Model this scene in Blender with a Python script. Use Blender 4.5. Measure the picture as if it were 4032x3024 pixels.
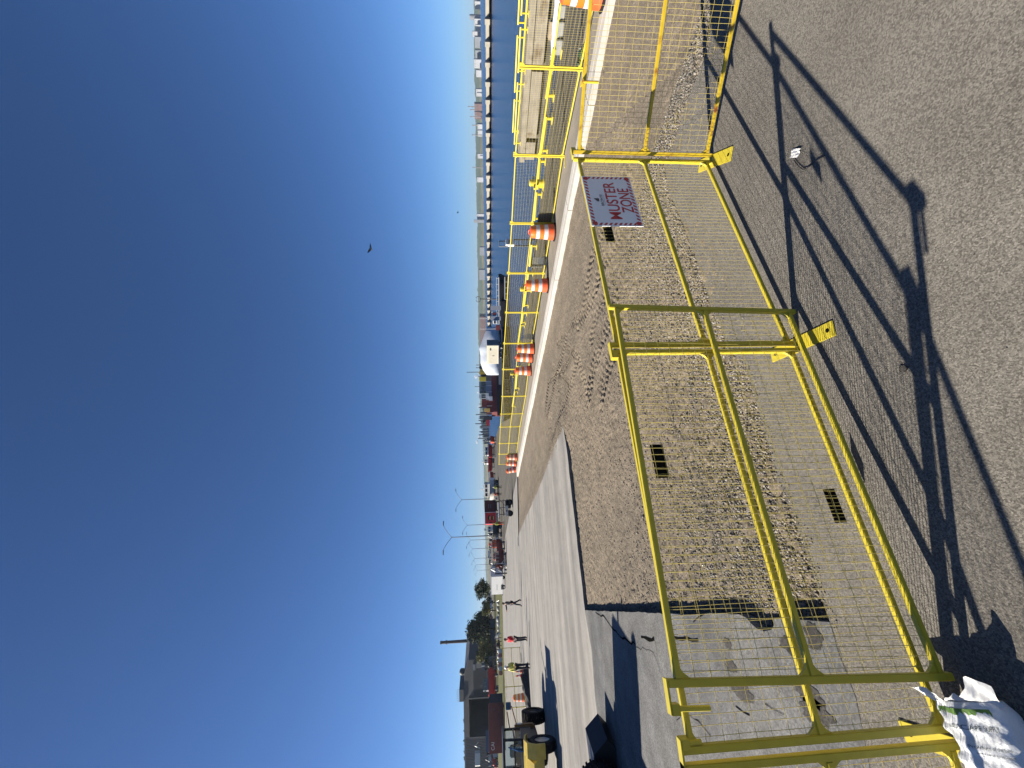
import bpy, bmesh, math, random
import numpy as np
from mathutils import Vector, Matrix
from mathutils.geometry import tessellate_polygon
random.seed(7); rng = np.random.default_rng(7)
R = math.radians
for o in list(bpy.data.objects): bpy.data.objects.remove(o)
S = bpy.context.scene
COL = S.collection

# ------------------------------------------------------------------ camera (held upright, so the picture lies on its side)
F = 1514.0; H = 2.8
PITCH = math.atan(104 / F); ROLL = math.atan(.0169)
FWD = Vector((0, math.cos(PITCH), -math.sin(PITCH)))
DOWN = Vector((0, -math.sin(PITCH), -math.cos(PITCH)))
LEFT = Vector((-1, 0, 0))
EX = math.cos(ROLL) * DOWN + math.sin(ROLL) * LEFT       # picture right
ED = -math.sin(ROLL) * DOWN + math.cos(ROLL) * LEFT      # picture down
EYE = Vector((0, 0, H))
cam = bpy.data.cameras.new('camera'); cam_o = bpy.data.objects.new('camera', cam); COL.objects.link(cam_o)
cam.sensor_fit = 'HORIZONTAL'; cam.sensor_width = 36; cam.lens = 36 * F / 4032
cam.clip_start = .05; cam.clip_end = 60000
m3 = Matrix((EX, -ED, -FWD)).transposed()
cam_o.matrix_world = Matrix.Translation(EYE) @ m3.to_4x4()
S.camera = cam_o

# ------------------------------------------------------------------ sky, sun, exposure
SUN_EL = 31.5; SHADOW_AZ = 4.5                 # shadows run towards this bearing (from +X, counter-clockwise)
to_sun = Vector((-math.cos(R(SHADOW_AZ)), -math.sin(R(SHADOW_AZ)), math.tan(R(SUN_EL)))).normalized()
W_ = bpy.data.worlds.new('World'); S.world = W_; W_.use_nodes = True
nt = W_.node_tree; bg = nt.nodes['Background']
sky = nt.nodes.new('ShaderNodeTexSky'); sky.sky_type = 'NISHITA'; sky.sun_disc = False
sky.sun_elevation = R(SUN_EL); sky.sun_rotation = math.atan2(to_sun.x, to_sun.y)
sky.altitude = 100; sky.air_density = .7; sky.dust_density = .35; sky.ozone_density = 10
nt.links.new(sky.outputs[0], bg.inputs[0]); bg.inputs[1].default_value = .05
sl = bpy.data.lights.new('sun', 'SUN'); sl.energy = 5.0; sl.angle = R(.5); sl.color = (1, .915, .78)
so = bpy.data.objects.new('sun', sl); COL.objects.link(so)
so.rotation_euler = (-to_sun).to_track_quat('-Z', 'Y').to_euler(); so.location = (-20, -5, 30)
S.view_settings.view_transform = 'Standard'; S.view_settings.look = 'None'
S.view_settings.exposure = 1.3; S.view_settings.gamma = 1
S.cycles.max_bounces = 6; S.cycles.transparent_max_bounces = 12
S.cycles.use_adaptive_sampling = True

# ------------------------------------------------------------------ helpers
def ray(sx, sy): return (sx - 2016) * EX + (sy - 1512) * ED + F * FWD
def W(sx, sy, z=0.):
    d = ray(sx, sy); return EYE + d * ((z - H) / d.z)
def at(sx, sy, dep): return EYE + ray(sx, sy) * (dep / F)
def depth(p): return (Vector(p) - EYE).dot(FWD)
def W2(sx, sy, z=0.):
    p = W(sx, sy, z); return (p.x, p.y)

MATS = {}
def mat(name, col, rough=.6, metal=0., var=.15, scale=8., bump=0., bscale=None, spec=.5, stretch=None, dirt=None, dirt_amt=.0, dscale=2.5):
    if name in MATS: return MATS[name]
    m = bpy.data.materials.new(name); m.use_nodes = True; MATS[name] = m
    n = m.node_tree.nodes; l = m.node_tree.links; b = n['Principled BSDF']
    b.inputs['Roughness'].default_value = rough; b.inputs['Metallic'].default_value = metal
    b.inputs['Specular IOR Level'].default_value = spec
    tc = n.new('ShaderNodeTexCoord'); src = tc.outputs['Object']
    if stretch:
        mp = n.new('ShaderNodeMapping'); mp.inputs['Scale'].default_value = stretch[:3]
        if len(stretch) > 3: mp.inputs['Rotation'].default_value = (0, 0, stretch[3]); mp.vector_type = 'TEXTURE' if False else 'POINT'
        l.new(src, mp.inputs[0]); src = mp.outputs[0]
    nz = n.new('ShaderNodeTexNoise'); nz.inputs['Scale'].default_value = scale; nz.inputs['Detail'].default_value = 6
    l.new(src, nz.inputs['Vector'])
    mr = n.new('ShaderNodeMapRange'); mr.inputs[1].default_value = .3; mr.inputs[2].default_value = .7
    mr.inputs[3].default_value = 1 - var; mr.inputs[4].default_value = 1 + var
    l.new(nz.outputs[0], mr.inputs[0])
    mx = n.new('ShaderNodeMix'); mx.data_type = 'RGBA'; mx.blend_type = 'MULTIPLY'; mx.inputs[0].default_value = 1
    mx.inputs[6].default_value = (*col, 1)
    cr = n.new('ShaderNodeCombineColor')
    for i in range(3): l.new(mr.outputs[0], cr.inputs[i])
    l.new(cr.outputs[0], mx.inputs[7]); out = mx.outputs[2]
    if dirt:
        n2 = n.new('ShaderNodeTexNoise'); n2.inputs['Scale'].default_value = dscale; n2.inputs['Detail'].default_value = 8; n2.inputs['Roughness'].default_value = .65
        l.new(src, n2.inputs['Vector'])
        r2 = n.new('ShaderNodeMapRange'); r2.inputs[1].default_value = .62 - dirt_amt * .3; r2.inputs[2].default_value = .72 - dirt_amt * .2
        l.new(n2.outputs[0], r2.inputs[0])
        m2 = n.new('ShaderNodeMix'); m2.data_type = 'RGBA'; m2.inputs[7].default_value = (*dirt, 1)
        l.new(r2.outputs[0], m2.inputs[0]); l.new(out, m2.inputs[6]); out = m2.outputs[2]
    l.new(out, b.inputs['Base Color'])
    if bump:
        nb = n.new('ShaderNodeTexNoise'); nb.inputs['Scale'].default_value = bscale or scale * 4; nb.inputs['Detail'].default_value = 4
        l.new(src, nb.inputs['Vector'])
        bp = n.new('ShaderNodeBump'); bp.inputs['Strength'].default_value = bump; bp.inputs['Distance'].default_value = .02
        l.new(nb.outputs[0], bp.inputs['Height']); l.new(bp.outputs[0], b.inputs['Normal'])
    return m

class MB:
    """collects shapes, then links them as ONE mesh object"""
    def __init__(s): s.v = []; s.f = []; s.mi = []; s.m = 0
    def add(s, vs, fs):
        o = len(s.v); s.v += [tuple(x) for x in vs]
        s.f += [tuple(i + o for i in f) for f in fs]; s.mi += [s.m] * len(fs)
    def box(s, c, d, rz=0., taper=1., M=None):
        x, y, z = d[0] / 2, d[1] / 2, d[2] / 2; vs = []
        for k, t in ((-z, 1), (z, taper)):
            for a, b in ((-x, -y), (x, -y), (x, y), (-x, y)): vs.append(Vector((a * t, b * t, k)))
        if rz: vs = [Matrix.Rotation(rz, 3, 'Z') @ v for v in vs]
        if M is not None: vs = [M @ v for v in vs]
        c = Vector(c); vs = [v + c for v in vs]
        s.add(vs, [(0, 3, 2, 1), (4, 5, 6, 7), (0, 1, 5, 4), (1, 2, 6, 5), (2, 3, 7, 6), (3, 0, 4, 7)]); return s
    def b2(s, lo, hi):
        return s.box([(a + b) / 2 for a, b in zip(lo, hi)], [abs(b - a) for a, b in zip(lo, hi)])
    def rbox(s, c, d, r=.02):
        bm = bmesh.new(); bmesh.ops.create_cube(bm, size=1)
        for v in bm.verts: v.co = Vector((v.co.x * d[0], v.co.y * d[1], v.co.z * d[2]))
        bmesh.ops.bevel(bm, geom=bm.edges[:], offset=r, segments=2, affect='EDGES')
        bm.verts.index_update(); c = Vector(c)
        s.add([v.co + c for v in bm.verts], [[v.index for v in f.verts] for f in bm.faces]); bm.free(); return s
    def bar(s, p, q, w, h=None, up=(0, 0, 1)):
        p, q = Vector(p), Vector(q); h = h or w; d = (q - p).normalized(); u = Vector(up)
        if abs(d.dot(u)) > .98: u = Vector((1, 0, 0))
        a = d.cross(u).normalized(); b = a.cross(d).normalized(); vs = []
        for e in (p, q):
            for i, j in ((-1, -1), (1, -1), (1, 1), (-1, 1)): vs.append(e + a * (w / 2 * i) + b * (h / 2 * j))
        s.add(vs, [(0, 1, 2, 3), (7, 6, 5, 4), (0, 4, 5, 1), (1, 5, 6, 2), (2, 6, 7, 3), (3, 7, 4, 0)]); return s
    def tube(s, pts, r, n=8, cap=True):
        pts = [Vector(p) for p in pts]; rs = r if isinstance(r, (list, tuple)) else [r] * len(pts)
        vs = []; fs = []; pa = None
        for i, p in enumerate(pts):
            d = ((pts[min(i + 1, len(pts) - 1)] - pts[max(i - 1, 0)])).normalized()
            if pa is None:
                u = Vector((0, 0, 1)) if abs(d.z) < .9 else Vector((1, 0, 0)); a = d.cross(u).normalized()
            else: a = (pa - d * pa.dot(d)).normalized()
            pa = a; b = d.cross(a)
            for k in range(n):
                t = 2 * math.pi * k / n; vs.append(p + (a * math.cos(t) + b * math.sin(t)) * rs[i])
        for i in range(len(pts) - 1):
            for k in range(n): fs.append((i * n + k, i * n + (k + 1) % n, (i + 1) * n + (k + 1) % n, (i + 1) * n + k))
        if cap: fs.append(tuple(range(n))[::-1]); fs.append(tuple(range((len(pts) - 1) * n, len(pts) * n)))
        s.add(vs, fs); return s
    def lathe(s, prof, n=24, c=(0, 0, 0), M=None):
        vs = []; fs = []; c = Vector(c)
        for r, z in prof:
            for k in range(n):
                t = 2 * math.pi * k / n; v = Vector((r * math.cos(t), r * math.sin(t), z))
                vs.append(c + (M @ v if M is not None else v))
        for i in range(len(prof) - 1):
            for k in range(n): fs.append((i * n + k, i * n + (k + 1) % n, (i + 1) * n + (k + 1) % n, (i + 1) * n + k))
        s.add(vs, fs); return s
    def prism(s, poly, ext, M=None):
        """poly: (x, z) outline in the XZ plane, extruded along y from -ext/2 to ext/2"""
        n = len(poly); vs = [Vector((x, -ext / 2, z)) for x, z in poly] + [Vector((x, ext / 2, z)) for x, z in poly]
        if M is not None: vs = [M @ v for v in vs]
        tr = tessellate_polygon([[Vector((x, z, 0)) for x, z in poly]])
        fs = [tuple(t) for t in tr] + [tuple(i + n for i in t[::-1]) for t in tr]
        fs += [(i, (i + 1) % n, n + (i + 1) % n, n + i) for i in range(n)]
        s.add(vs, fs); return s
    def sphere(s, c, r, n=10, m=7):
        r = r if isinstance(r, (tuple, list)) else (r, r, r); vs = []; fs = []
        for i in range(m + 1):
            a = math.pi * i / m
            for k in range(n):
                t = 2 * math.pi * k / n
                vs.append((c[0] + r[0] * math.sin(a) * math.cos(t), c[1] + r[1] * math.sin(a) * math.sin(t), c[2] - r[2] * math.cos(a)))
        for i in range(m):
            for k in range(n): fs.append((i * n + k, i * n + (k + 1) % n, (i + 1) * n + (k + 1) % n, (i + 1) * n + k))
        s.add(vs, fs); return s
    def build(s, name, mats, parent=None, smooth=False, fix=True):
        me = bpy.data.meshes.new(name); me.from_pydata(s.v, [], s.f)
        for mm in (mats if isinstance(mats, (list, tuple)) else [mats]): me.materials.append(mm)
        if s.m or any(s.mi): me.polygons.foreach_set('material_index', s.mi)
        if fix:
            bm = bmesh.new(); bm.from_mesh(me); bmesh.ops.recalc_face_normals(bm, faces=bm.faces[:]); bm.to_mesh(me); bm.free()
        if smooth:
            me.polygons.foreach_set('use_smooth', [True] * len(me.polygons))
        me.update()
        o = bpy.data.objects.new(name, me); COL.objects.link(o)
        if smooth == 'auto':
            me.polygons.foreach_set('use_smooth', [True] * len(me.polygons))
            try: me.set_sharp_from_angle(angle=R(38))
            except Exception: pass
        if parent: o.parent = parent
        return o

def np_mesh(name, v, f, mats, parent=None, smooth=False, mi=None):
    """v (n,3), f (m,k) arrays -> object"""
    me = bpy.data.meshes.new(name); v = np.asarray(v, np.float32); f = np.asarray(f, np.int32); k = f.shape[1]
    me.vertices.add(len(v)); me.vertices.foreach_set('co', v.ravel())
    me.loops.add(f.size); me.loops.foreach_set('vertex_index', f.ravel())
    me.polygons.add(len(f)); me.polygons.foreach_set('loop_start', np.arange(0, f.size, k, dtype=np.int32))
    me.polygons.foreach_set('loop_total', np.full(len(f), k, np.int32))
    for mm in (mats if isinstance(mats, (list, tuple)) else [mats]): me.materials.append(mm)
    if mi is not None: me.polygons.foreach_set('material_index', np.asarray(mi, np.int32))
    if smooth: me.polygons.foreach_set('use_smooth', np.ones(len(f), bool))
    me.update(calc_edges=True); me.validate()
    o = bpy.data.objects.new(name, me); COL.objects.link(o)
    if parent: o.parent = parent
    return o

def tag(o, label=None, cat=None, group=None, kind=None):
    if label: o['label'] = label
    if cat: o['category'] = cat
    if group: o['group'] = group
    if kind: o['kind'] = kind
    return o
def thing(name, label, cat, loc=(0, 0, 0), rz=0., group=None):
    o = bpy.data.objects.new(name, None); COL.objects.link(o); o.location = loc; o.rotation_euler = (0, 0, rz)
    o.empty_display_size = .2
    return tag(o, label, cat, group)
def struct(o): o['kind'] = 'structure'; return o
def copy_tree(o, parent=None):
    c = o.copy(); COL.objects.link(c)
    if parent: c.parent = parent
    for ch in list(o.children): copy_tree(ch, c)
    return c
def facing(p): return -math.atan2(p[0], p[1])
def spot(sx, sy, z=0.):
    p = W(sx, sy, z); return p, depth(p) / F       # ground point, metres per photo pixel there

# ------------------------------------------------------------------ materials
def ground_mat(name, base, tint, grain, gscale, patch=.25, streak=None, bump=.5, rough=.9, speck=None):
    """procedural paving: grain, blotches, optional streaks along the dock (rotation of the axes)"""
    m = bpy.data.materials.new(name); m.use_nodes = True; MATS[name] = m
    n = m.node_tree.nodes; l = m.node_tree.links; b = n['Principled BSDF']; b.inputs['Roughness'].default_value = rough
    b.inputs['Specular IOR Level'].default_value = .25
    geo = n.new('ShaderNodeNewGeometry'); pos = geo.outputs['Position']
    def noise(scale, detail=5, rough_=.55, vec=None):
        q = n.new('ShaderNodeTexNoise'); q.inputs['Scale'].default_value = scale; q.inputs['Detail'].default_value = detail
        q.inputs['Roughness'].default_value = rough_; l.new(vec or pos, q.inputs['Vector']); return q.outputs[0]
    def rng_(x, a, b_, c, d):
        q = n.new('ShaderNodeMapRange'); l.new(x, q.inputs[0])
        for i, v in enumerate((a, b_, c, d)): q.inputs[i + 1].default_value = v
        return q.outputs[0]
    def math_(op, x, y):
        q = n.new('ShaderNodeMath'); q.operation = op
        for i, v in enumerate((x, y)):
            if isinstance(v, (int, float)): q.inputs[i].default_value = v
            else: l.new(v, q.inputs[i])
        return q.outputs[0]
    def mix(fac, a, c):
        q = n.new('ShaderNodeMix'); q.data_type = 'RGBA'
        if isinstance(fac, (int, float)): q.inputs[0].default_value = fac
        else: l.new(fac, q.inputs[0])
        for i, v in ((6, a), (7, c)):
            if isinstance(v, tuple): q.inputs[i].default_value = (*v, 1)
            else: l.new(v, q.inputs[i])
        return q.outputs[2]
    col = mix(rng_(noise(.45, 6), .35, .65, 0, 1), base, tint)
    f = rng_(noise(1.7, 7, .65), .3, .7, 1 - patch, 1 + patch)
    vor = n.new('ShaderNodeTexVoronoi'); vor.inputs['Scale'].default_value = gscale; l.new(pos, vor.inputs['Vector'])
    sep = n.new('ShaderNodeSeparateColor'); l.new(vor.outputs['Color'], sep.inputs[0])
    g = rng_(sep.outputs[0], 0, 1, 1 - grain, 1 + grain)
    f = math_('MULTIPLY', f, g)
    f = math_('MULTIPLY', f, rng_(noise(gscale * 1.7, 3), .3, .7, 1 - grain * .6, 1 + grain * .6))
    if streak:
        mp = n.new('ShaderNodeMapping'); mp.inputs['Rotation'].default_value = (0, 0, streak[0]); mp.inputs['Scale'].default_value = (1, 1, 1)
        l.new(pos, mp.inputs[0])
        m2 = n.new('ShaderNodeMapping'); m2.inputs['Scale'].default_value = (streak[1], streak[2], 1); l.new(mp.outputs[0], m2.inputs[0])
        s1 = noise(1., 7, .6, m2.outputs[0])
        f = math_('MULTIPLY', f, rng_(s1, .3, .7, 1 - streak[3], 1 + streak[3]))
        m4 = n.new('ShaderNodeMapping'); m4.inputs['Scale'].default_value = (streak[1] * .4, streak[2] * .35, 1); m4.inputs['Location'].default_value = (7, 3, 0); l.new(mp.outputs[0], m4.inputs[0])
        s2 = noise(1., 5, .6, m4.outputs[0])
        col = mix(rng_(s2, .42, .62, 0, .75), col, streak[4])
    if speck:
        v2 = n.new('ShaderNodeTexVoronoi'); v2.inputs['Scale'].default_value = speck[1]; l.new(pos, v2.inputs['Vector'])
        k = math_('LESS_THAN', v2.outputs['Distance'], speck[2]); sp2 = n.new('ShaderNodeSeparateColor'); l.new(v2.outputs['Color'], sp2.inputs[0])
        k = math_('MULTIPLY', k, math_('GREATER_THAN', sp2.outputs[1], .6))
        col = mix(k, col, speck[0])
    cc = n.new('ShaderNodeCombineColor')
    for i in range(3): l.new(f, cc.inputs[i])
    q = n.new('ShaderNodeMix'); q.data_type = 'RGBA'; q.blend_type = 'MULTIPLY'; q.inputs[0].default_value = 1
    l.new(col, q.inputs[6]); l.new(cc.outputs[0], q.inputs[7]); l.new(q.outputs[2], b.inputs['Base Color'])
    if bump:
        h = math_('ADD', math_('MULTIPLY', sep.outputs[1], .6), noise(gscale * .8, 4))
        bp = n.new('ShaderNodeBump'); bp.inputs['Strength'].default_value = bump; bp.inputs['Distance'].default_value = .006
        l.new(h, bp.inputs['Height']); l.new(bp.outputs[0], b.inputs['Normal'])
    return m

DOCK = R(120.5)                              # bearing of everything laid along the dock
T = Vector((math.cos(DOCK), math.sin(DOCK), 0)); N = Vector((math.sin(DOCK), -math.cos(DOCK), 0))
m_asph = ground_mat('worn_asphalt', (.13, .12, .104), (.15, .139, .121), .42, 110, .12, None, 1., .95, ((.05, .047, .045), 9, .03))
m_conc = ground_mat('streaked_concrete', (.225, .216, .20), (.25, .238, .218), .12, 60, .12, (-R(24), .16, 1.7, .2, (.155, .148, .14)), .25)
m_old = ground_mat('patched_asphalt', (.115, .115, .113), (.15, .146, .138), .3, 60, .3, (-R(24), .3, 1.6, .14, (.09, .092, .095)), .6)
m_dirt = ground_mat('compacted_dirt', (.185, .152, .112), (.15, .125, .093), .42, 75, .16, (-DOCK, .1, 1.1, .1, (.14, .118, .09)), .9, .95)
m_walk = ground_mat('sidewalk_concrete', (.20, .18, .148), (.175, .157, .13), .1, 60, .12, (-DOCK, .1, 3, .1, (.24, .21, .17)), .2)
m_kerb = ground_mat('fresh_kerb_concrete', (.40, .385, .36), (.33, .315, .29), .08, 60, .08, None, .2)
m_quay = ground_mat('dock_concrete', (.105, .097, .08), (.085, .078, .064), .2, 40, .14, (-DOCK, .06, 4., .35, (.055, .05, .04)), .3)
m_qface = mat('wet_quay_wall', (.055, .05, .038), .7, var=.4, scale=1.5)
m_pier = mat('pier_concrete', (.19, .17, .135), .9, var=.2, scale=1.2, bump=.3, dirt=(.10, .075, .05), dirt_amt=.25, dscale=.8)
m_grass = ground_mat('mown_grass', (.085, .085, .022), (.062, .065, .016), .3, 12, .2, None, 0)
m_yellow = mat('yellow_paint', (.47, .385, .03), .42, var=.07, scale=14, dirt=(.3, .13, .03), dirt_amt=-.12, dscale=9)
m_yrust = mat('rusty_yellow_paint', (.50, .36, .022), .5, var=.1, scale=14, dirt=(.22, .07, .015), dirt_amt=.28, dscale=7)
m_wire = mat('yellow_wire', (.46, .38, .11), .5, var=.08)
m_black = mat('black_plate', (.004, .004, .004), .9, var=.1, spec=.1)
m_white = mat('white_paint', (.62, .62, .60), .45, var=.05, scale=3)
m_offw = mat('cream_panel', (.48, .44, .34), .6, var=.05, scale=3)
m_dgrey = mat('dark_grey_paint', (.05, .055, .06), .6, var=.2)
m_blackp = mat('black_paint', (.012, .012, .014), .5, var=.3)
m_rub = mat('tyre_rubber', (.012, .012, .013), .85, var=.3, spec=.2)
m_rim = mat('steel_rim', (.35, .36, .37), .35, .7, var=.15)
m_glass = mat('dark_glass', (.02, .028, .035), .08, var=.1, spec=.8)
m_bglass = mat('sky_tint_glass', (.12, .22, .36), .05, .6, var=.1, spec=1)  # blue sky reflection put into the base colour
m_red = mat('lifeboat_red', (.36, .018, .018), .45, var=.12, scale=2)
m_dred = mat('oxblood_paint', (.11, .02, .022), .55, var=.2, scale=1.5)
m_brightred = mat('signal_red', (.62, .03, .03), .5, var=.08)
m_orange = mat('safety_orange', (.58, .085, .02), .5, var=.08)
m_ogreen = mat('hi_vis_lime', (.34, .40, .04), .7, var=.08)
m_tarp = mat('white_shrink_wrap', (.42, .46, .52), .45, var=.1, scale=1)
m_steel = mat('galvanised_steel', (.36, .37, .38), .45, .6, var=.15, scale=5)
m_wood = mat('weathered_board', (.24, .19, .13), .8, var=.15, scale=6)
m_grey = mat('grey_paint', (.12, .14, .165), .55, var=.12, scale=2)
m_lgrey = mat('light_grey_block', (.20, .205, .2), .8, var=.1, scale=8, bump=.2)
m_cont = mat('brown_container', (.17, .05, .035), .6, var=.15, scale=1)
m_skin = mat('skin', (.45, .26, .18), .6, var=.06)
m_hair = mat('dark_hair', (.02, .015, .012), .7, var=.2)
m_navy = mat('navy_cloth', (.012, .014, .025), .85, var=.2)
m_rshirt = mat('red_cloth', (.5, .015, .03), .85, var=.12)
m_hat = mat('white_hard_hat', (.8, .8, .8), .35, var=.03)

# ------------------------------------------------------------------ noise for terrain
def vnoise(x, y, seed=0):
    xi = np.floor(x).astype(np.int64); yi = np.floor(y).astype(np.int64); xf = x - xi; yf = y - yi
    def h(a, b):
        k = (a * 374761393 + b * 668265263 + seed * 974711) & 0x7fffffff
        k = ((k ^ (k >> 13)) * 1274126177) & 0x7fffffff
        return ((k ^ (k >> 16)) & 0xffff) / 65535.
    u = xf * xf * (3 - 2 * xf); v = yf * yf * (3 - 2 * yf)
    return (h(xi, yi) * (1 - u) + h(xi + 1, yi) * u) * (1 - v) + (h(xi, yi + 1) * (1 - u) + h(xi + 1, yi + 1) * u) * v
def fbm(x, y, oct=4, seed=0):
    s = 0; a = 1; t = 0
    for i in range(oct): s = s + a * vnoise(x * 2 ** i, y * 2 ** i, seed + i); t += a; a *= .5
    return s / t - .5

def sheet(name, poly, z, m, skirt=0., skirt_mat=None):
    """flat polygon (x, y) list at height z with an optional vertical rim hanging down"""
    mb = MB(); vs = [Vector((x, y, z)) for x, y in poly]
    tr = tessellate_polygon([[Vector((x, y, 0)) for x, y in poly]])
    mb.add(vs, [tuple(t) for t in tr])
    me_f = len(mb.f)
    if skirt:
        mb.m = 1; n = len(poly)
        low = [Vector((x, y, z - skirt)) for x, y in poly]; off = len(mb.v)
        mb.add(vs + low, [(i, (i + 1) % n, n + (i + 1) % n, n + i) for i in range(n)])
    o = mb.build(name, [m, skirt_mat or m], fix=False)
    me = o.data
    for p in me.polygons[:me_f]:
        if p.normal.z < 0: p.flip()
    me.update()
    return struct(o)

# ================================================================== THE GROUND
z4 = lambda a, b: (2200 + a * .5425, 2000 + b * .5425)
NEAR = [W2(*p) for p in [(3269,2450),(3203,2260),(3133,2054),(3059,1882),(2991,1634),(2941,1471),(2851,1331),(2788,1165),(2742,1029),(2675,849),(2634,758),(2616,659),(2641,600),(2702,407),(2788,190),(2815,0)]]
LEFTE = [W2(*z4(a, b)) for a, b in [(1880,822),(1760,812),(1620,802),(1560,800),(1565,850),(1545,885),(1490,896),(1440,875),(1400,840),(1360,795),(1310,772),(1200,764),(1060,768),(980,775),(820,768),(700,765),(560,756),(440,752),(300,748)]]
LF0 = W2(2303,2404); LFAR = [W2(2283,2230), W2(2262,2040), W2(2246,1900), W2(2234,1790), W2(2218,1679)]
CB = [W2(2190,1742), W2(2166,1803), W2(2137,1887), W2(2085,2005), W2(2044,2101)]
KT = Vector((-.5176, .8556, 0)); KN = Vector((.8556, .5176, 0)); K0 = Vector((8.3, 8.1, 0))
def KL(s, off, z=0.): p = K0 + KT * s + KN * off; return Vector((p.x, p.y, z))
KEND = 32.5
AC = [W2(3300,2560), W2(3372,2750)]
xy = lambda v: (v.x, v.y)
def jitter(pts, amp, step=.25):
    out = []
    for a, b in zip(pts[:-1], pts[1:]):
        d = math.dist(a, b); k = max(1, int(d / step)); nx, ny = -(b[1] - a[1]) / d, (b[0] - a[0]) / d
        for i in range(k):
            t = i / k; j = random.uniform(-amp, amp) if i else 0
            out.append((a[0] + (b[0] - a[0]) * t + nx * j, a[1] + (b[1] - a[1]) * t + ny * j))
    return out + [pts[-1]]
near_j = jitter(NEAR, .018, .12); left_j = jitter([NEAR[0]] + LEFTE + [LF0], .012, .15); lf_j = jitter([LF0] + LFAR, .03, .25); cb_j = jitter([LFAR[-1]] + CB, .05, .5)
asph = near_j + [(5.6, 4.05), (8., 3.2), (12.6, 1.0), xy(KL(-16, 0)), (17, -30), (-40, -30), (-40, -4), (-9, 1.2), AC[1], AC[0]]
sheet('asphalt_pavement', asph, 0, m_asph, .2)
conc = left_j + lf_j[1:] + cb_j[1:] + [W2(2041, 2120), (-8.78, 35.97), xy(KL(KEND, 0)), xy(KL(130, 0)), (-4000, 700), (-4000, -30), (-40, -30), (-40, -4), (-9, 1.2), AC[1], AC[0]]
sheet('concrete_yard', conc, 0, m_conc, .2, m_old)
old = left_j + [W2(2330, 2560), W2(2345, 2760), W2(2380, 3024), (-12.5, 9.5), (-16, 5), (-9, 1.25), AC[1], AC[0]]
sheet('patched_pavement', old, .004, m_old)
QE = [(26, -11.5), (11.75, 13.35), (8.7, 18.75), (5.1, 25.3), (1.95, 30.0), (-1.8, 37.3), (-3.9, 44.3), (-8.1, 78.2), (-22.6, 151), (-70, 400), (-400, 1500)]
land = [xy(KL(-16, 0)), xy(KL(130, 0)), (-4000, 700), (-4000, 1500)] + QE[::-1] + [(26, -30), (17, -30)]
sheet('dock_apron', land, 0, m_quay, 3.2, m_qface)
sheet('sidewalk', [xy(KL(-16, .44)), xy(KL(KEND + .5, .44)), xy(KL(KEND + .5, 1.95)), xy(KL(-16, 1.75))], .035, m_walk, .2)
kb = MB()
for a, b_ in ((-.16, .1), (.15, .43)):
    s_ = -16
    while s_ < KEND:
        e_ = min(s_ + 2.98, KEND); vs = []
        for z in (-.16, .04):
            for s2, o2 in ((s_, a), (e_, a), (e_, b_), (s_, b_)): vs.append(KL(s2, o2, z))
        kb.add(vs, [(0, 3, 2, 1), (4, 5, 6, 7), (0, 1, 5, 4), (1, 2, 6, 5), (2, 3, 7, 6), (3, 0, 4, 7)]); s_ += 3
struct(kb.build('kerb', m_kerb))

# ---- the dug-out strip of dirt and gravel, with wheel tracks pressed into it
def seg_dist(px, py, line):
    best = np.full(px.shape, 1e9)
    for (ax, ay), (bx, by) in zip(line[:-1], line[1:]):
        dx, dy = bx - ax, by - ay; t = np.clip(((px - ax) * dx + (py - ay) * dy) / (dx * dx + dy * dy), 0, 1)
        best = np.minimum(best, np.hypot(px - ax - t * dx, py - ay - t * dy))
    return best
def seg_param(px, py, line):
    best = np.full(px.shape, 1e9); arc = np.zeros(px.shape); side = np.zeros(px.shape); acc = 0
    for (ax, ay), (bx, by) in zip(line[:-1], line[1:]):
        dx, dy = bx - ax, by - ay; L = math.hypot(dx, dy); t = np.clip(((px - ax) * dx + (py - ay) * dy) / L ** 2, 0, 1)
        d = np.hypot(px - ax - t * dx, py - ay - t * dy); k = d < best
        best = np.where(k, d, best); arc = np.where(k, acc + t * L, arc); side = np.where(k, (dx * (py - ay) - dy * (px - ax)) / L, side); acc += L
    return best, arc, side
TR = [([(2470,640),(2380,850),(2318,1000),(2300,1110),(2278,1230),(2226,1286),(2197,1330)], .44, 1),
      ([(2560,700),(2440,900),(2348,1055),(2325,1150),(2300,1210),(2262,1280)], .42, 1),
      ([(2420,1150),(2385,1260),(2350,1340),(2330,1400),(2312,1480),(2300,1580)], .5, 1), ([(2450,1260),(2400,1380),(2370,1470),(2345,1580)], .5, .9),
      ([(2400,1060),(2360,1170),(2325,1260),(2308,1350)], .4, .8), ([(2300,1560),(2280,1480),(2262,1410),(2225,1370),(2185,1350)], .4, .8),
      ([(2220,1310),(2200,1400),(2178,1480),(2160,1560),(2140,1660),(2115,1780),(2085,1900)], .4, 1),
      ([(2250,1380),(2215,1440),(2180,1480),(2155,1500)], .4, 1), ([(2245,1520),(2215,1490),(2190,1470),(2160,1440)], .4, .9),
      ([(2262,1400),(2240,1500),(2200,1620),(2160,1760),(2110,1900),(2075,2020)], .34, .8), ([(2150,1500),(2140,1600),(2120,1720),(2092,1850),(2066,1960)], .5, .8)]
TRW = [([W2(*p) for p in a], w, k) for a, w, k in TR]
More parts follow.
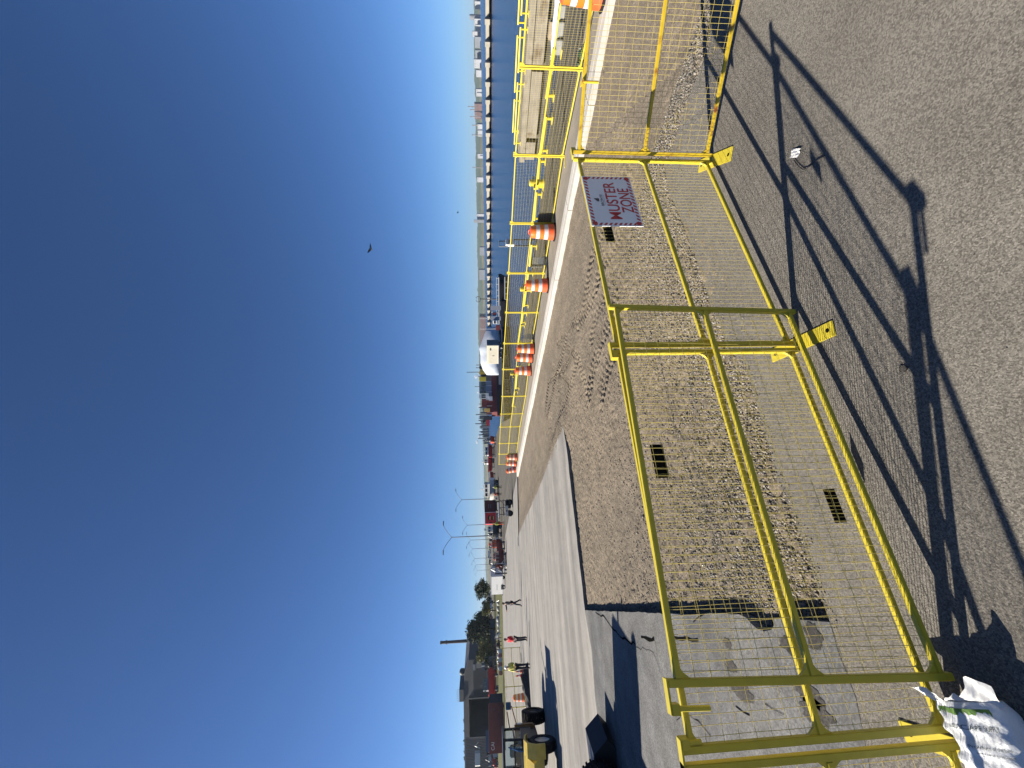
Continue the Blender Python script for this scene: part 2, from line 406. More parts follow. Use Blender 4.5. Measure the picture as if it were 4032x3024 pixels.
def dirt_z(px, py, fine=True):
    u = px * T.x + py * T.y; v = px * N.x + py * N.y
    e = seg_dist(px, py, NEAR + [(8., 3.2), (12.6, 1.)]); X = px
    t = np.clip((X + .5) / 1.6, 0, 1); t = t * t * (3 - 2 * t)
    w1 = t * np.exp(-(e / 1.3) ** 2)
    d2 = seg_dist(px, py, [LFAR[-1]] + CB); w2 = np.exp(-(d2 / .7) ** 2)
    z = -.105 * (1 - w1) * (1 - w2) - .005
    z = z + fbm(px * .7, py * .7, 4, 3) * .05 * (1 - .8 * np.maximum(w1, w2)) + fbm(px * 5, py * 5, 3, 9) * .018
    if fine:
        z = z + fbm(px * 22, py * 22, 2, 5) * .014
        for line, wd, k in TRW:
            d, arc, side = seg_param(px, py, line)
            m = np.clip((wd / 2 - d) / .04, 0, 1) * (arc > .02)
            lug = np.sin(arc / .19 * 2 * math.pi + np.abs(side) * 9) * np.cos(side / wd * 2 * math.pi * 1.5)
            br = .45 + 1.1 * vnoise(px * 1.7, py * 1.7, 31)
            z = z + k * br * m * (-.004 + .03 * np.clip(lug * 2, -1, .5))
        rough = np.clip((9.3 - v) / 1.5, 0, 1) * (.5 + .9 * vnoise(px * .9, py * .9, 41))
        z = z + rough * (fbm(px * 14, py * 14, 2, 55) * .034 + (vnoise(px * 26, py * 26, 61) - .5) * .016)
    return z
def dirt_grid(name, u0, u1, v0, v1, st, sv, drop=0.):
    nu = int((u1 - u0) / st) + 1; nv = int((v1 - v0) / sv) + 1
    U, V = np.meshgrid(np.linspace(u0, u1, nu), np.linspace(v0, v1, nv), indexing='ij')
    px = U * T.x + V * N.x; py = U * T.y + V * N.y
    z = dirt_z(px, py) - drop
    i = np.arange(nu * nv).reshape(nu, nv)
    f = np.stack([i[:-1, :-1], i[:-1, 1:], i[1:, 1:], i[1:, :-1]], -1).reshape(-1, 4)
    o = np_mesh(name, np.stack([px, py, z], -1).reshape(-1, 3), f, m_dirt, smooth=True); return struct(o)
dirt_grid('dirt_track', -2.5, 17, -1.6, 11.35, .022, .03)
dirt_grid('dirt_track', 16.95, 42, 2.5, 11.3, .09, .08, .004)
dirt_grid('dirt_track', -16, -2.4, -1.0, 11.35, .3, .3, .01)

# ---- loose stones: one uncountable mass
def stones(name, n, where, smin, smax, m, zfun, label):
    px, py = where(n); z = zfun(px, py); n = len(px)
    s = smin + (smax - smin) * rng.random(n) ** 3
    base = np.array([[1,0,0],[0,1,0],[-1,0,0],[0,-1,0],[0,0,1],[0,0,-1]], float)
    v = base[None] * (s[:, None, None] * (.55 + .6 * rng.random((n, 6, 1)))) * np.array([1, .9, .7])
    v += (rng.random((n, 6, 3)) - .5) * s[:, None, None] * .5
    a = rng.random(n) * 6.28; c, q = np.cos(a)[:, None], np.sin(a)[:, None]
    x = v[..., 0] * c - v[..., 1] * q; y = v[..., 0] * q + v[..., 1] * c
    v = np.stack([x + px[:, None], y + py[:, None], v[..., 2] + (z + s * .25)[:, None]], -1).reshape(-1, 3)
    f0 = np.array([[0,1,4],[1,2,4],[2,3,4],[3,0,4],[1,0,5],[2,1,5],[3,2,5],[0,3,5]])
    f = (f0[None] + (np.arange(n) * 6)[:, None, None]).reshape(-1, 3)
    mi = np.repeat(rng.integers(0, len(m), n), 8)
    o = np_mesh(name, v, f, m, mi=mi); tag(o, label, 'gravel', kind='stuff'); return o
def in_poly(px, py, poly):
    r = np.zeros(px.shape, bool); n = len(poly); j = n - 1
    for i in range(n):
        xi, yi = poly[i]; xj, yj = poly[j]
        r ^= ((yi > py) != (yj > py)) & (px < (xj - xi) * (py - yi) / (yj - yi + 1e-12) + xi); j = i
    return r
DIRTP = NEAR + [(7, 3.6), xy(KL(-6, 0)), xy(KL(KEND, 0))] + CB[::-1] + LFAR[::-1] + [LF0] + LEFTE[::-1]
def where_trench(n):
    v = rng.random(n * 6) * 7.2 - .8; u = rng.random(n * 6) * 17 - 3
    px = u * T.x + v * N.x; py = u * T.y + v * N.y
    e = seg_dist(px, py, NEAR); l = seg_dist(px, py, [NEAR[0], LF0])
    dens = .95 * np.exp(-(e / .95) ** 2) + .55 * np.exp(-(l / 1.5) ** 2) * np.exp(-(e / 3) ** 2) + .22 * np.exp(-(e / 3.2) ** 2) + .02
    dens *= np.clip(.6 + 1.3 * (fbm(px * 1.1, py * 1.1, 3, 17) + .25), .1, 1.5)
    k = (rng.random(len(px)) < dens) & in_poly(px, py, DIRTP); px, py = px[k], py[k]
    return px[:n], py[:n]
def where_edge(n):
    k = rng.integers(0, len(NEAR) - 1, n); t = rng.random(n); A = np.array(NEAR)
    p = A[k] + (A[k + 1] - A[k]) * t[:, None]; w = np.where(p[:, 0] > .2, .28, .05)
    p = p + rng.normal(0, 1, (n, 2)) * w[:, None]; return p[:, 0], p[:, 1]
def where_asph(n):
    px = rng.random(n) * 6 - 3; py = 1.0 + rng.random(n) * 4.5; k = ~in_poly(px, py, DIRTP); return px[k], py[k]
st_m = [mat('stone_light', (.22, .205, .18), .9, var=.3, scale=30), mat('stone_mid', (.135, .122, .105), .9, var=.3, scale=30), mat('stone_dark', (.06, .056, .052), .9, var=.3, scale=30), mat('stone_tan', (.165, .138, .105), .9, var=.3, scale=30)]
def max0(px, py): return np.where(in_poly(px, py, DIRTP), dirt_z(px, py, False), 0.)
stones('loose_gravel', 120000, where_trench, .006, .026, st_m, lambda x, y: dirt_z(x, y, False) - .002, 'loose crushed gravel covering the dug out trench behind the fence')
stones('gravel_spill', 3800, where_edge, .003, .013, st_m, max0, 'gravel spilled over the broken asphalt edge')
stones('road_grit', 500, where_asph, .002, .007, [st_m[2], st_m[2], st_m[0]], lambda x, y: x * 0, 'scattered dark grit on the asphalt in front of the fence')

# ---- cracks, stains, joints
m_crack = mat('open_crack', (.008, .008, .008), 1, var=.1, spec=0)
m_stain = ground_mat('oil_stain', (.04, .037, .034), (.075, .07, .062), .5, 70, .4, None, .5)
m_seal = mat('joint_sealant', (.05, .047, .042), .9, var=.2)
def strip(name, pts, w, m, z=.008, jit=0.):
    pts = [Vector((*p, z)) for p in pts]; vs = []; fs = []
    for i, p in enumerate(pts):
        d = (pts[min(i + 1, len(pts) - 1)] - pts[max(0, i - 1)]).normalized(); q = Vector((-d.y, d.x, 0)); ww = w * random.uniform(1 - jit, 1 + jit) / 2
        vs += [p + q * ww, p - q * ww]
    for i in range(len(pts) - 1): fs.append((2 * i, 2 * i + 1, 2 * i + 3, 2 * i + 2))
    mb = MB(); mb.add(vs, fs); return struct(mb.build(name, m))
def crack(pts, w): strip('pavement_crack', jitter([W2(*z4(*p)) for p in pts], .03, .12), w * .55, m_crack, .009, .5)
crack([(270,757),(340,800),(375,850),(415,890),(450,935),(500,960),(560,992)], .05)
crack([(600,937),(695,947)], .08); crack([(810,772),(822,850),(836,930)], .05); crack([(840,938),(930,945),(1015,957)], .06)
crack([(560,1010),(600,1030),(610,1010),(660,1030),(690,1050),(715,1110),(740,1200)], .012)
crack([(700,960),(720,1100),(760,1230),(800,1420)], .01)
crack([(860,1540),(900,1480),(980,1530),(1060,1600),(1110,1659)], .014)
crack([(1290,1440),(1340,1480),(1390,1505)], .02); crack([(1500,1420),(1560,1460),(1640,1500)], .012)
crack([(980,830),(1010,800),(1060,768)], .03)
def blob(name, c, rx, ry, rot, m, z=.008, n=26):
    mb = MB(); vs = []
    for i in range(n):
        t = 2 * math.pi * i / n; k = random.uniform(.72, 1.15)
        x, y = rx * k * math.cos(t), ry * k * math.sin(t); vs.append((c[0] + x * math.cos(rot) - y * math.sin(rot), c[1] + x * math.sin(rot) + y * math.cos(rot), z))
    mb.add(vs, [tuple(range(n))]); return struct(mb.build(name, m))
for a, b_, rx, ry in ((1255, 1150, .07, .12), (1330, 1330, .1, .2), (1820, 1350, .1, .16), (1870, 1480, .1, .2), (1230, 980, .06, .09), (1700, 1000, .08, .2), (1850, 930, .12, .1)):
    blob('pavement_stain', W2(*z4(a, b_)), rx, ry, R(25), m_stain)
blob('pavement_stain', W2(3558, 1452), .028, .03, 0, m_stain)
for pts, w in (([(2054,2170),(2054,2230),(2055,2360),(2058,2480),(2064,2640)], .08), ([(2073,2350),(2075,2430),(2078,2520),(2086,2620)], .12), ([(2041,2098),(2050,2200),(2053,2330)], .07),
               ([(2084,2440),(2086,2540),(2090,2650),(2098,2760)], .06), ([(1992,1815),(1990,1900),(1992,1960)], .14), ([(1980,1990),(1984,2120),(1990,2240)], .25), ([(1982,2420),(1986,2560),(1990,2700)], .2)):
    strip('pavement_joint', [W2(*p) for p in pts], w, m_seal, .006)
# streaks and rails along the dock apron
for off, w in ((2.6, .05), (3.15, .1), (3.75, .06), (4.3, .16), (4.9, .07)):
    strip('rail_slot', [xy(KL(s, off + .015 * s)) for s in range(-15, 33, 4)], w, m_seal, .006)

# ---- grass, water, far land
gr = [W2(1943, 2210), W2(1943, 2330), W2(1944, 2460), W2(1946, 2600), W2(1950, 2760), W2(1952, 3100), W2(1990, 3100), W2(1989, 2700), W2(1984, 2600), W2(1981, 2480), W2(1978, 2360), W2(1976, 2230)]
sheet('grass_field', gr, .02, m_grass)
m_water = bpy.data.materials.new('harbour_water'); m_water.use_nodes = True
n = m_water.node_tree.nodes; l = m_water.node_tree.links; b = n['Principled BSDF']
b.inputs['Base Color'].default_value = (.010, .032, .085, 1); b.inputs['Specular IOR Level'].default_value = .14; b.inputs['Roughness'].default_value = .2; b.inputs['IOR'].default_value = 1.33
g_ = n.new('ShaderNodeNewGeometry'); mp = n.new('ShaderNodeMapping'); mp.inputs['Scale'].default_value = (.5, .9, .5); mp.inputs['Rotation'].default_value = (0, 0, R(20)); l.new(g_.outputs['Position'], mp.inputs[0])
n1 = n.new('ShaderNodeTexNoise'); n1.inputs['Scale'].default_value = 1.6; n1.inputs['Detail'].default_value = 6; l.new(mp.outputs[0], n1.inputs[0])
n2 = n.new('ShaderNodeTexNoise'); n2.inputs['Scale'].default_value = .25; n2.inputs['Detail'].default_value = 4; l.new(mp.outputs[0], n2.inputs[0])
ad = n.new('ShaderNodeMath'); ad.operation = 'ADD'; l.new(n1.outputs[0], ad.inputs[0]); l.new(n2.outputs[0], ad.inputs[1])
bp = n.new('ShaderNodeBump'); bp.inputs['Strength'].default_value = 1; bp.inputs['Distance'].default_value = .5; l.new(ad.outputs[0], bp.inputs['Height']); l.new(bp.outputs[0], b.inputs['Normal'])
WZ = -1.8
wm = MB(); wm.add([(-4400, -60, WZ), (4400, -60, WZ), (4400, 4400, WZ), (-4400, 4400, WZ)], [(0, 1, 2, 3)])
struct(wm.build('harbour_water', m_water))
# far shore: a wooded ridge and a low bank, real distance
m_ridge = mat('far_woods', (.035, .06, .035), .95, var=.35, scale=.03)
m_bank = mat('far_bank', (.10, .10, .06), .95, var=.4, scale=.02)
def ridge(name, x0, x1, y0, h, dep, m, step, seed, kind='structure', rough=1.):
    xs = np.arange(x0, x1, step); k = len(xs)
    hh = h * (.82 + .5 * fbm(xs * .0016, xs * 0 + seed, 3, seed) + rough * .22 * fbm(xs * .02, xs * 0, 3, seed + 5)) + rough * rng.random(k) * 4
    rows = [np.stack([xs, np.full(k, y0), np.full(k, WZ)], -1), np.stack([xs, np.full(k, y0 + dep * .25), hh * .55], -1), np.stack([xs, np.full(k, y0 + dep * .5), hh], -1), np.stack([xs, np.full(k, y0 + dep), np.full(k, WZ)], -1)]
    v = np.concatenate(rows); i = np.arange(4 * k).reshape(4, k)
    f = np.stack([i[:-1, :-1], i[:-1, 1:], i[1:, 1:], i[1:, :-1]], -1).reshape(-1, 4)
    o = np_mesh(name, v, f, m); o['kind'] = kind; return o
ridge('far_hills', -250, 4200, 2300, 46, 700, m_ridge, 7, 2); ridge('far_hills', -4000, -200, 2500, 33, 700, m_ridge, 9, 6)
ridge('far_shore', -1500, 3600, 1750, 9, 120, m_bank, 9, 4, rough=.5)

# ================================================================== FENCES
PH = 1.70
def wires(L, r, z0=.065, z1=1.637, wob=.004):
    vs = []; fs = []; off = 0
    def add_line(p, a, b_):
        nonlocal off
        p = np.asarray(p); k = len(p)
        q = np.concatenate([p + a * r, p + b_ * r, p - a * r, p - b_ * r]).reshape(4, k, 3)
        vs.append(q.reshape(-1, 3)); i = np.arange(4 * k).reshape(4, k) + off
        for j in range(4):
            fs.append(np.stack([i[j, :-1], i[(j + 1) % 4, :-1], i[(j + 1) % 4, 1:], i[j, 1:]], -1)); 
        off += 4 * k
    ex, ey, ez = np.eye(3)
    for x in np.arange(.0508, L - .02, .0508):
        k = 9; zz = np.linspace(z0, z1, k); p = np.stack([x + rng.normal(0, wob * .35, k), rng.normal(0, wob, k) * .5, zz], -1); add_line(p, ex, ey)
    for z in np.arange(z0 + .05, z1, .1016):
        k = 14; xx = np.linspace(.02, L - .02, k); p = np.stack([xx, rng.normal(0, wob, k) * .5, z + rng.normal(0, wob, k)], -1); add_line(p, ez, ey)
    return np.concatenate(vs), np.concatenate(fs)
def coupler_mb(x, dirx, ln=.115, pin=.2):
    """flat strap over the post top with a round pin hanging from its free end"""
    mb = MB(); mb.box((x + dirx * ln / 2, 0, PH + .006), (ln + .045, .05, .012)); mb.box((x + dirx * ln, 0, PH - .018), (.05, .05, .05))
    mb.tube([(x + dirx * ln, 0, PH - .02), (x + dirx * ln, 0, PH - .02 - pin)], .014, 8); return mb
def make_panel(L, label, group, r=.0016, m=None, loc=(0, 0, 0), rz=0, lean=0., roll=0., wob=.004, caps=()):
    m = m or m_yellow
    t = thing('wire_fence', label, 'fence panel', loc, rz, group)
    t.rotation_euler = (lean, roll, rz)
    for x in (0, L):
        p = MB(); p.rbox((x, 0, PH / 2), (.04, .04, PH), .004); p.build('post', m, t, 'auto')
    for nm, z in (('bottom_rail', .065), ('middle_rail', .842), ('top_rail', 1.637)):
        p = MB(); p.rbox((L / 2, 0, z), (L - .04, .036, .036), .004)
        for x, s in ((.02, 1), (L - .02, -1)):
            for q in ((1,) if nm == 'bottom_rail' else (-1,) if nm == 'top_rail' else (1, -1)):
                p.prism([(x, z + q * .017), (x + s * .06, z + q * .017), (x + s * .03, z + q * .034), (x, z + q * .075)], .02)
        p.build(nm, m, t, 'auto')
    v, f = wires(L, r, wob=wob); np_mesh('wire_mesh', v, f, m_wire, t)
    for x, d, pin in caps: coupler_mb(x, d, pin=pin).build('coupler', m, t, 'auto')
    return t
def panel_between(p, q, label, group, lift=0., **k):
    p, q = Vector((*p, 0)), Vector((*q, 0)); d = q - p
    return make_panel(d.length, label, group, loc=(p.x, p.y, .012 + lift), rz=math.atan2(d.y, d.x), roll=math.asin(lift / d.length), **k)
pA = W2(3752, 2662, .1); pB = W2(3134, 1228)
pC = W2(3146, 1380); pP = W2(3136, 1352); pE = W2(2803, 640); pE2 = W2(2806, 612); pD = W2(3756, 2862); pF = W2(2955, -110)
NEARG = 'yellow fence panels around the trench'
panel_between(pA, pB, 'nearest yellow wire fence panel, its free post with a hanging pin beside the white bag', NEARG, caps=((0, -1, .2),), lift=.1)
panel_between(pD, pC, 'yellow wire fence panel standing directly behind the nearest panel', NEARG)
panel_between(pP, pE, 'yellow wire fence panel that carries the muster zone sign', NEARG, caps=((0, -1, .05), (2.70, 1, .05)))
panel_between(pE2, pF, 'rust flecked yellow fence panel turning the corner beyond the muster sign', NEARG, m=m_yrust)
panel_between((pD[0] - .07, pD[1] - .035), (pD[0] - 2.7, pD[1] - .9), 'yellow wire fence panel joined at the white bag and cut off by the photo edge', NEARG, caps=((0, 1, .05), (0, -1, .1)))
k = MB(); pq = Vector((*pE2, 0)); dq = (Vector((*pF, 0)) - pq).normalized(); t = thing('hook_strap', 'short rusty yellow hook strap hanging over the corner fence rail', 'hook', (pq + dq * .66) + Vector((0, 0, 1.672)), math.atan2(dq.y, dq.x))
k.box((0, 0, .005), (.05, .12, .012)); k.build('strap', m_yrust, t); k = MB(); k.tube([(0, -.055, 0), (0, -.055, -.17)], .014, 8); k.build('pin', m_yrust, t)
def foot(a, b_, w, label, z=.006):
    a, b_ = Vector((*W2(*a), 0)), Vector((*W2(*b_), 0)); d = b_ - a
    t = thing('fence_foot', label, 'foot plate', ((a + b_) / 2) + Vector((0, 0, z)), math.atan2(d.y, d.x), 'flat steel feet under the near fence')
    p = MB(); p.rbox((0, 0, 0), (d.length, w, .012), .003); p.build('plate', m_yellow, t)
    for s in (-1, 1):
        h = MB(); h.lathe([(.0, .0075), (.018, .0075), (.018, -.004)], 12, (s * (d.length / 2 - .06), 0, 0)); h.build('bolt_hole', m_black, t)
foot((3040, 1402), (3288, 1290), .13, 'flat yellow steel foot under the middle joint of the near fence')
foot((2755, 655), (2884, 604), .15, 'flat yellow steel foot under the corner post beyond the sign')
foot((3555, 2876), (3800, 2960), .12, 'flat yellow steel foot beside the white bag')

# ---- things wired to the near fence
def plane_frame(p, q):
    p, q = Vector((*p, .012)), Vector((*q, .012)); d = (q - p).normalized(); return p, d, Vector((d.y, -d.x, 0))   # normal faces the camera side
def on_plane(sx, sy, fr, off=0.):
    p, d, nn = fr; o = p + nn * off; r_ = ray(sx, sy); t_ = (o - EYE).dot(nn) / r_.dot(nn); x = EYE + r_ * t_ - o; return x.dot(d), x.z
def plate(corners, fr, off, label):
    c = [on_plane(a, b_, fr, off) for a, b_ in corners]
    x0, x1 = min(a for a, _ in c), max(a for a, _ in c); z0 = sum(sorted(z for _, z in c)[:2]) / 2; z1 = sum(sorted(z for _, z in c)[2:]) / 2
    p, d, nn = fr; o = p + d * ((x0 + x1) / 2) + nn * off; w, h = x1 - x0, z1 - z0
    t = thing('black_plate', label, 'plate', (o.x, o.y, p.z + z0), math.atan2(d.y, d.x), 'blank black plates wired to the fence')
    mb = MB(); mb.box((0, 0, h / 2), (w, .004, h)); mb.build('panel', m_black, t)
    for sx in (-1, 1):
        for z in (.015, h - .015):
            k = MB(); k.box((sx * (w / 2 - .012), -.004, z), (.016, .004, .012)); k.build('clip', m_blackp, t)
frP2 = plane_frame(pD, pC); frP3 = plane_frame(pP, pE); frP1 = plane_frame(pA, pB)
zc = lambda a, b_: (2200 + a * .452, 1250 + b_ * .452)
plate([zc(795,1120), zc(905,1105), zc(960,1390), zc(850,1400)], frP2, -.008, 'blank black plate wired high on the near fence')
plate([(2432+a/1.3825, 1824+b_/1.3825) for a, b_ in ((1115,140),(1180,140),(1245,322),(1185,325))], frP2, -.008, 'blank black plate wired low on the near fence')
plate([(2200+a*.452, 600+b_*.452) for a, b_ in ((385,600),(455,600),(485,775),(405,780))], frP3, -.012, 'blank black plate partly hidden behind the muster zone sign')

def text_mesh(s, font_bold=0.):
    cu = bpy.data.curves.new('txt', 'FONT'); cu.body = s; cu.align_x = 'CENTER'; cu.align_y = 'CENTER'; cu.size = 1; cu.offset = font_bold
    o = bpy.data.objects.new('txt', cu); COL.objects.link(o); dg = bpy.context.evaluated_depsgraph_get(); dg.update()
    me = bpy.data.meshes.new_from_object(o.evaluated_get(dg)); bpy.data.objects.remove(o); return me
def text(name, s, w, h, loc, m, parent, rx=math.pi / 2, rz=0., bold=0.):
    me = text_mesh(s, bold); xs = [v.co.x for v in me.vertices]; ys = [v.co.y for v in me.vertices]
    cx, cy, sx, sy = (min(xs) + max(xs)) / 2, (min(ys) + max(ys)) / 2, w / (max(xs) - min(xs)), h / (max(ys) - min(ys))
    for v in me.vertices: v.co = Vector(((v.co.x - cx) * sx, (v.co.y - cy) * sy, 0))
    me.name = name; me.materials.clear(); me.materials.append(m)
    o = bpy.data.objects.new(name, me); COL.objects.link(o); o.parent = parent; o.location = loc; o.rotation_euler = (rx, 0, rz); return o
# muster sign: width and height from where its corners meet the panel's plane
zs = lambda a, b_: (2270 + a * .294, 640 + b_ * .294)
cs = [on_plane(*zs(a, b_), frP3, .03) for a, b_ in ((72, 175), (712, 205), (195, 850), (890, 860))]   # TR BR TL BL
xR = (cs[0][0] + cs[1][0]) / 2; xL = (cs[2][0] + cs[3][0]) / 2; zT = (cs[0][1] + cs[2][1]) / 2; zB = (cs[1][1] + cs[3][1]) / 2
SW, SH = xR - xL, zT - zB
p_, d_, n_ = frP3; o_ = p_ + d_ * ((xL + xR) / 2) + n_ * .03
sg = thing('muster_sign', 'white muster zone sign with red striped border wired to the near fence', 'sign', (o_.x, o_.y, p_.z + (zT + zB) / 2), math.atan2(d_.y, d_.x))
m_signw = mat('sign_white', (.80, .80, .80), .5, var=.03, scale=4); m_signr = mat('sign_red', (.5, .02, .03), .5, var=.05); m_signk = mat('sign_black', (.02, .02, .025), .5, var=.05); m_signg = mat('sign_grey', (.35, .36, .38), .5, var=.05)
mb = MB(); mb.box((0, 0, 0), (SW, .005, SH)); mb.build('board', m_signw, sg)
mb = MB(); bw = SH * .062; y = -.0042; inset = SH * .025
def stripe_run(ax, az, bx, bz, k):
    dx, dz = (bx - ax) / k, (bz - az) / k; hx = dx * .5; hz = dz * .5; ln = math.hypot(dx, dz); px_, pz = -dz / ln * bw, dx / ln * bw; sh = .45
    for i in range(k):
        x, z = ax + dx * (i + .25), az + dz * (i + .25)
        mb.add([(x, y, z), (x + hx, y, z + hz), (x + hx + dx * sh + px_, y, z + hz + dz * sh + pz), (x + dx * sh + px_, y, z + dz * sh + pz)], [(0, 1, 2, 3)])
x0, z0 = SW / 2 - inset, SH / 2 - inset
stripe_run(-x0, -z0, x0, -z0, 15); stripe_run(x0, -z0, x0, z0, 10); stripe_run(x0, z0, -x0, z0, 15); stripe_run(-x0, z0, -x0, -z0, 10)
for sx in (-1, 1):
    for sz in (-1, 1): mb.add([(sx * (x0 - bw * .75 + q * bw * .75), y - .0004, sz * (z0 - bw * .75 + r2 * bw * .75)) for q, r2 in ((-1, -1), (1, -1), (1, 1), (-1, 1))], [(0, 1, 2, 3)])
mb.build('border', m_signr, sg)
text('lettering', 'MUSTER', SW * .74, SH * .235, (0, -.0045, -SH * .015), m_signr, sg, bold=.012)
text('lettering', 'ZONE', SW * .49, SH * .235, (0, -.0045, -SH * .285), m_signr, sg, bold=.012)
text('lettering', 'BRONTE', SW * .225, SH * .055, (0, -.0045, SH * .19), m_signk, sg, bold=.004)
text('lettering', 'CONSTRUCTION', SW * .2, SH * .022, (0, -.0045, SH * .14), m_signg, sg)
mb = MB()
for i, (hh, ww) in enumerate(((.06, .011), (.085, .012), (.11, .013))):
    x = -SW * .028 + i * SW * .021; zz = SH * .245
    mb.add([(x, -.0045, zz), (x + ww * SW * 1.5, -.0045, zz), (x + ww * SW * 1.5, -.0045, zz + hh * SH * .95), (x, -.0045, zz + hh * SH * .75)], [(0, 1, 2, 3)])
mb.build('emblem', m_signk, sg)
mb = MB()
for sx in (-1, 1):
    for sz in (-1, 1): mb.lathe([(0, .0), (.007, .0), (.009, -.003)], 10, (sx * (x0 - bw * .2), -.005, sz * (z0 - bw * .2)), Matrix.Rotation(R(90), 3, 'X'))
mb.build('eyelet', m_steel, sg)

# ---- the long dockside fence
FAR = 'yellow fence panels along the dock'
fp = [W2(2300,272), W2(2227,615), W2(2184,881), W2(2149,1076), W2(2123,1230), W2(2101,1351), W2(2088,1453), W2(2075.6,1559), W2(2063,1628), W2(2052.5,1679), W2(2044.4,1744), W2(2039,1786), W2(2036,1827)]
d0 = (fp[0][0] - fp[1][0], fp[0][1] - fp[1][1]); fp = [(fp[0][0] + d0[0], fp[0][1] + d0[1])] + fp
ordn = ['nearest', 'second nearest', 'third nearest', 'fourth nearest', 'fifth nearest', 'sixth nearest', 'seventh nearest', 'eighth nearest', 'ninth nearest', 'tenth nearest', 'third farthest', 'second farthest', 'farthest']
for i in range(len(fp) - 1):
    a, b_ = Vector((*fp[i + 1], 0)), Vector((*fp[i], 0)); d = (b_ - a); L = d.length - .06
    panel_between(xy(a + d.normalized() * .03), xy(b_ - d.normalized() * .03), f'{ordn[i]} panel in the long yellow fence along the dock', FAR, r=.0017 if i < 5 else .002, wob=.003, caps=((L, 1, .04),)) 
    if i < 7:
        t = thing('fence_foot', f'thin yellow foot under the {ordn[i]} joint of the dock fence', 'foot plate', (a.x, a.y, .041), math.atan2(d.y, d.x) + R(70), 'flat steel feet under the dock fence')
        p = MB(); p.box((0, 0, 0), (.75, .1, .01)); p.build('plate', m_yellow, t)
        for s in (-1, 1):
            h = MB(); h.lathe([(0, .0065), (.016, .0065), (.016, -.003)], 10, (s * .33, 0, 0)); h.build('bolt_hole', m_black, t)
for ch in [o for o in bpy.data.objects if o.get('group') == FAR]: ch.location.z = .045
# a low stretch of the same fence on the far left of the yard
yfp = [W2(2049, 2548), W2(2053, 2580+55), W2(2065, 2700), W2(2075, 2782), W2(2084, 2870)]
yl = ['beside the man in the red shirt', 'behind the worker in the white hard hat', 'behind the orange cones', 'behind the lone orange barrel']
for i in range(4): panel_between(yfp[i], yfp[i + 1], 'yellow wire fence panel ' + yl[i], 'yellow fence panels across the yard', r=.002)

# ================================================================== BARRELS, CONES
def make_barrel(label):
    t = thing('traffic_barrel', label, 'traffic barrel', group='striped traffic barrels')
    b_ = MB(); b_.lathe([(.0, 0), (.345, 0), (.345, .03), (.30, .055), (.27, .06)], 28); b_.build('rubber_base', m_rub, t, 'auto')
    b_ = MB(); prof = [(.295, .045), (.285, .27), (.272, .275), (.266, .43), (.258, .435), (.252, .585), (.244, .59), (.238, .74), (.23, .745), (.22, .90), (.205, .935), (.15, .955), (0, .958)]
    b_.lathe(prof, 32); o = b_.build('drum', [m_orange, m_bar2], t, 'auto')
    for p in o.data.polygons:
        z = p.center.z
        if .44 < z < .585 or .745 < z < .9: p.material_index = 1
    for z0_, z1_, r0, r1 in ((.28, .428, .2735, .2675), (.595, .738, .2455, .2395)):
        b_ = MB(); b_.lathe([(r0, z0_), (r1, z1_)], 32); b_.build('white_band', m_refl, t, 'auto')
    b_ = MB(); b_.tube([(-.09, 0, .95), (-.08, 0, 1.0), (0, 0, 1.02), (.08, 0, 1.0), (.09, 0, .95)], .018, 8); b_.build('handle', m_orange, t, 'auto')
    return t
m_bar2 = mat('reflective_orange', (.58, .135, .01), .4, var=.05); m_refl = mat('reflective_white', (.50, .51, .53), .4, var=.04)
bl = [((2383, -28), 'striped orange barrel cut off at the photo edge beside the grey blocks', 0), ((2188, 914), 'nearest whole orange and white barrel along the dock fence', 0), ((2161, 1123), 'orange and white barrel standing in front of a yellow bollard', 0),
      ((2107, 1372), 'nearest barrel of the cluster of three at the kerb', 0), ((2100.5, 1407), 'middle barrel of the cluster of three at the kerb', 0), ((2094, 1459), 'farthest barrel of the cluster of three at the kerb', 0),
      ((2039, 1799), 'first barrel in front of the last dock fence panel', 0), ((2036, 1823), 'middle barrel at the far end of the dock fence', 0), ((2032, 1846), 'leaning barrel at the far end of the kerb', R(13)), ((2067, 2745), 'lone orange barrel behind yellow mesh near the loader', 0)]
B0 = make_barrel(bl[0][1])
for i, (p, lab, tilt) in enumerate(bl):
    o = B0 if i == 0 else copy_tree(B0); o['label'] = lab; w = W(*p); onw = i not in (9,)
    o.location = (w.x, w.y, .04 if onw and i < 8 else .005); o.rotation_euler = (0, tilt, random.uniform(0, 6))
    if i == 8: o.rotation_euler = (0, R(-13), 0)
def make_cone(label):
    t = thing('traffic_cone', label, 'traffic cone', group='orange cones by the yard fence')
    c = MB(); c.box((0, 0, .02), (.36, .36, .04)); c.build('base', m_orange, t)
    c = MB(); c.lathe([(.14, .04), (.03, .68), (0, .69)], 16); c.build('cone', m_orange, t, 'auto')
    c = MB(); c.lathe([(.096, .3), (.072, .44)], 16); c.build('white_band', m_refl, t, 'auto'); return t
k0 = make_cone('orange traffic cone right behind the worker in the white hard hat'); w = W(2062, 2643); k0.location = w
k1 = copy_tree(k0); k1['label'] = 'orange traffic cone standing apart behind the yard fence'; k1.location = W(2061, 2660)

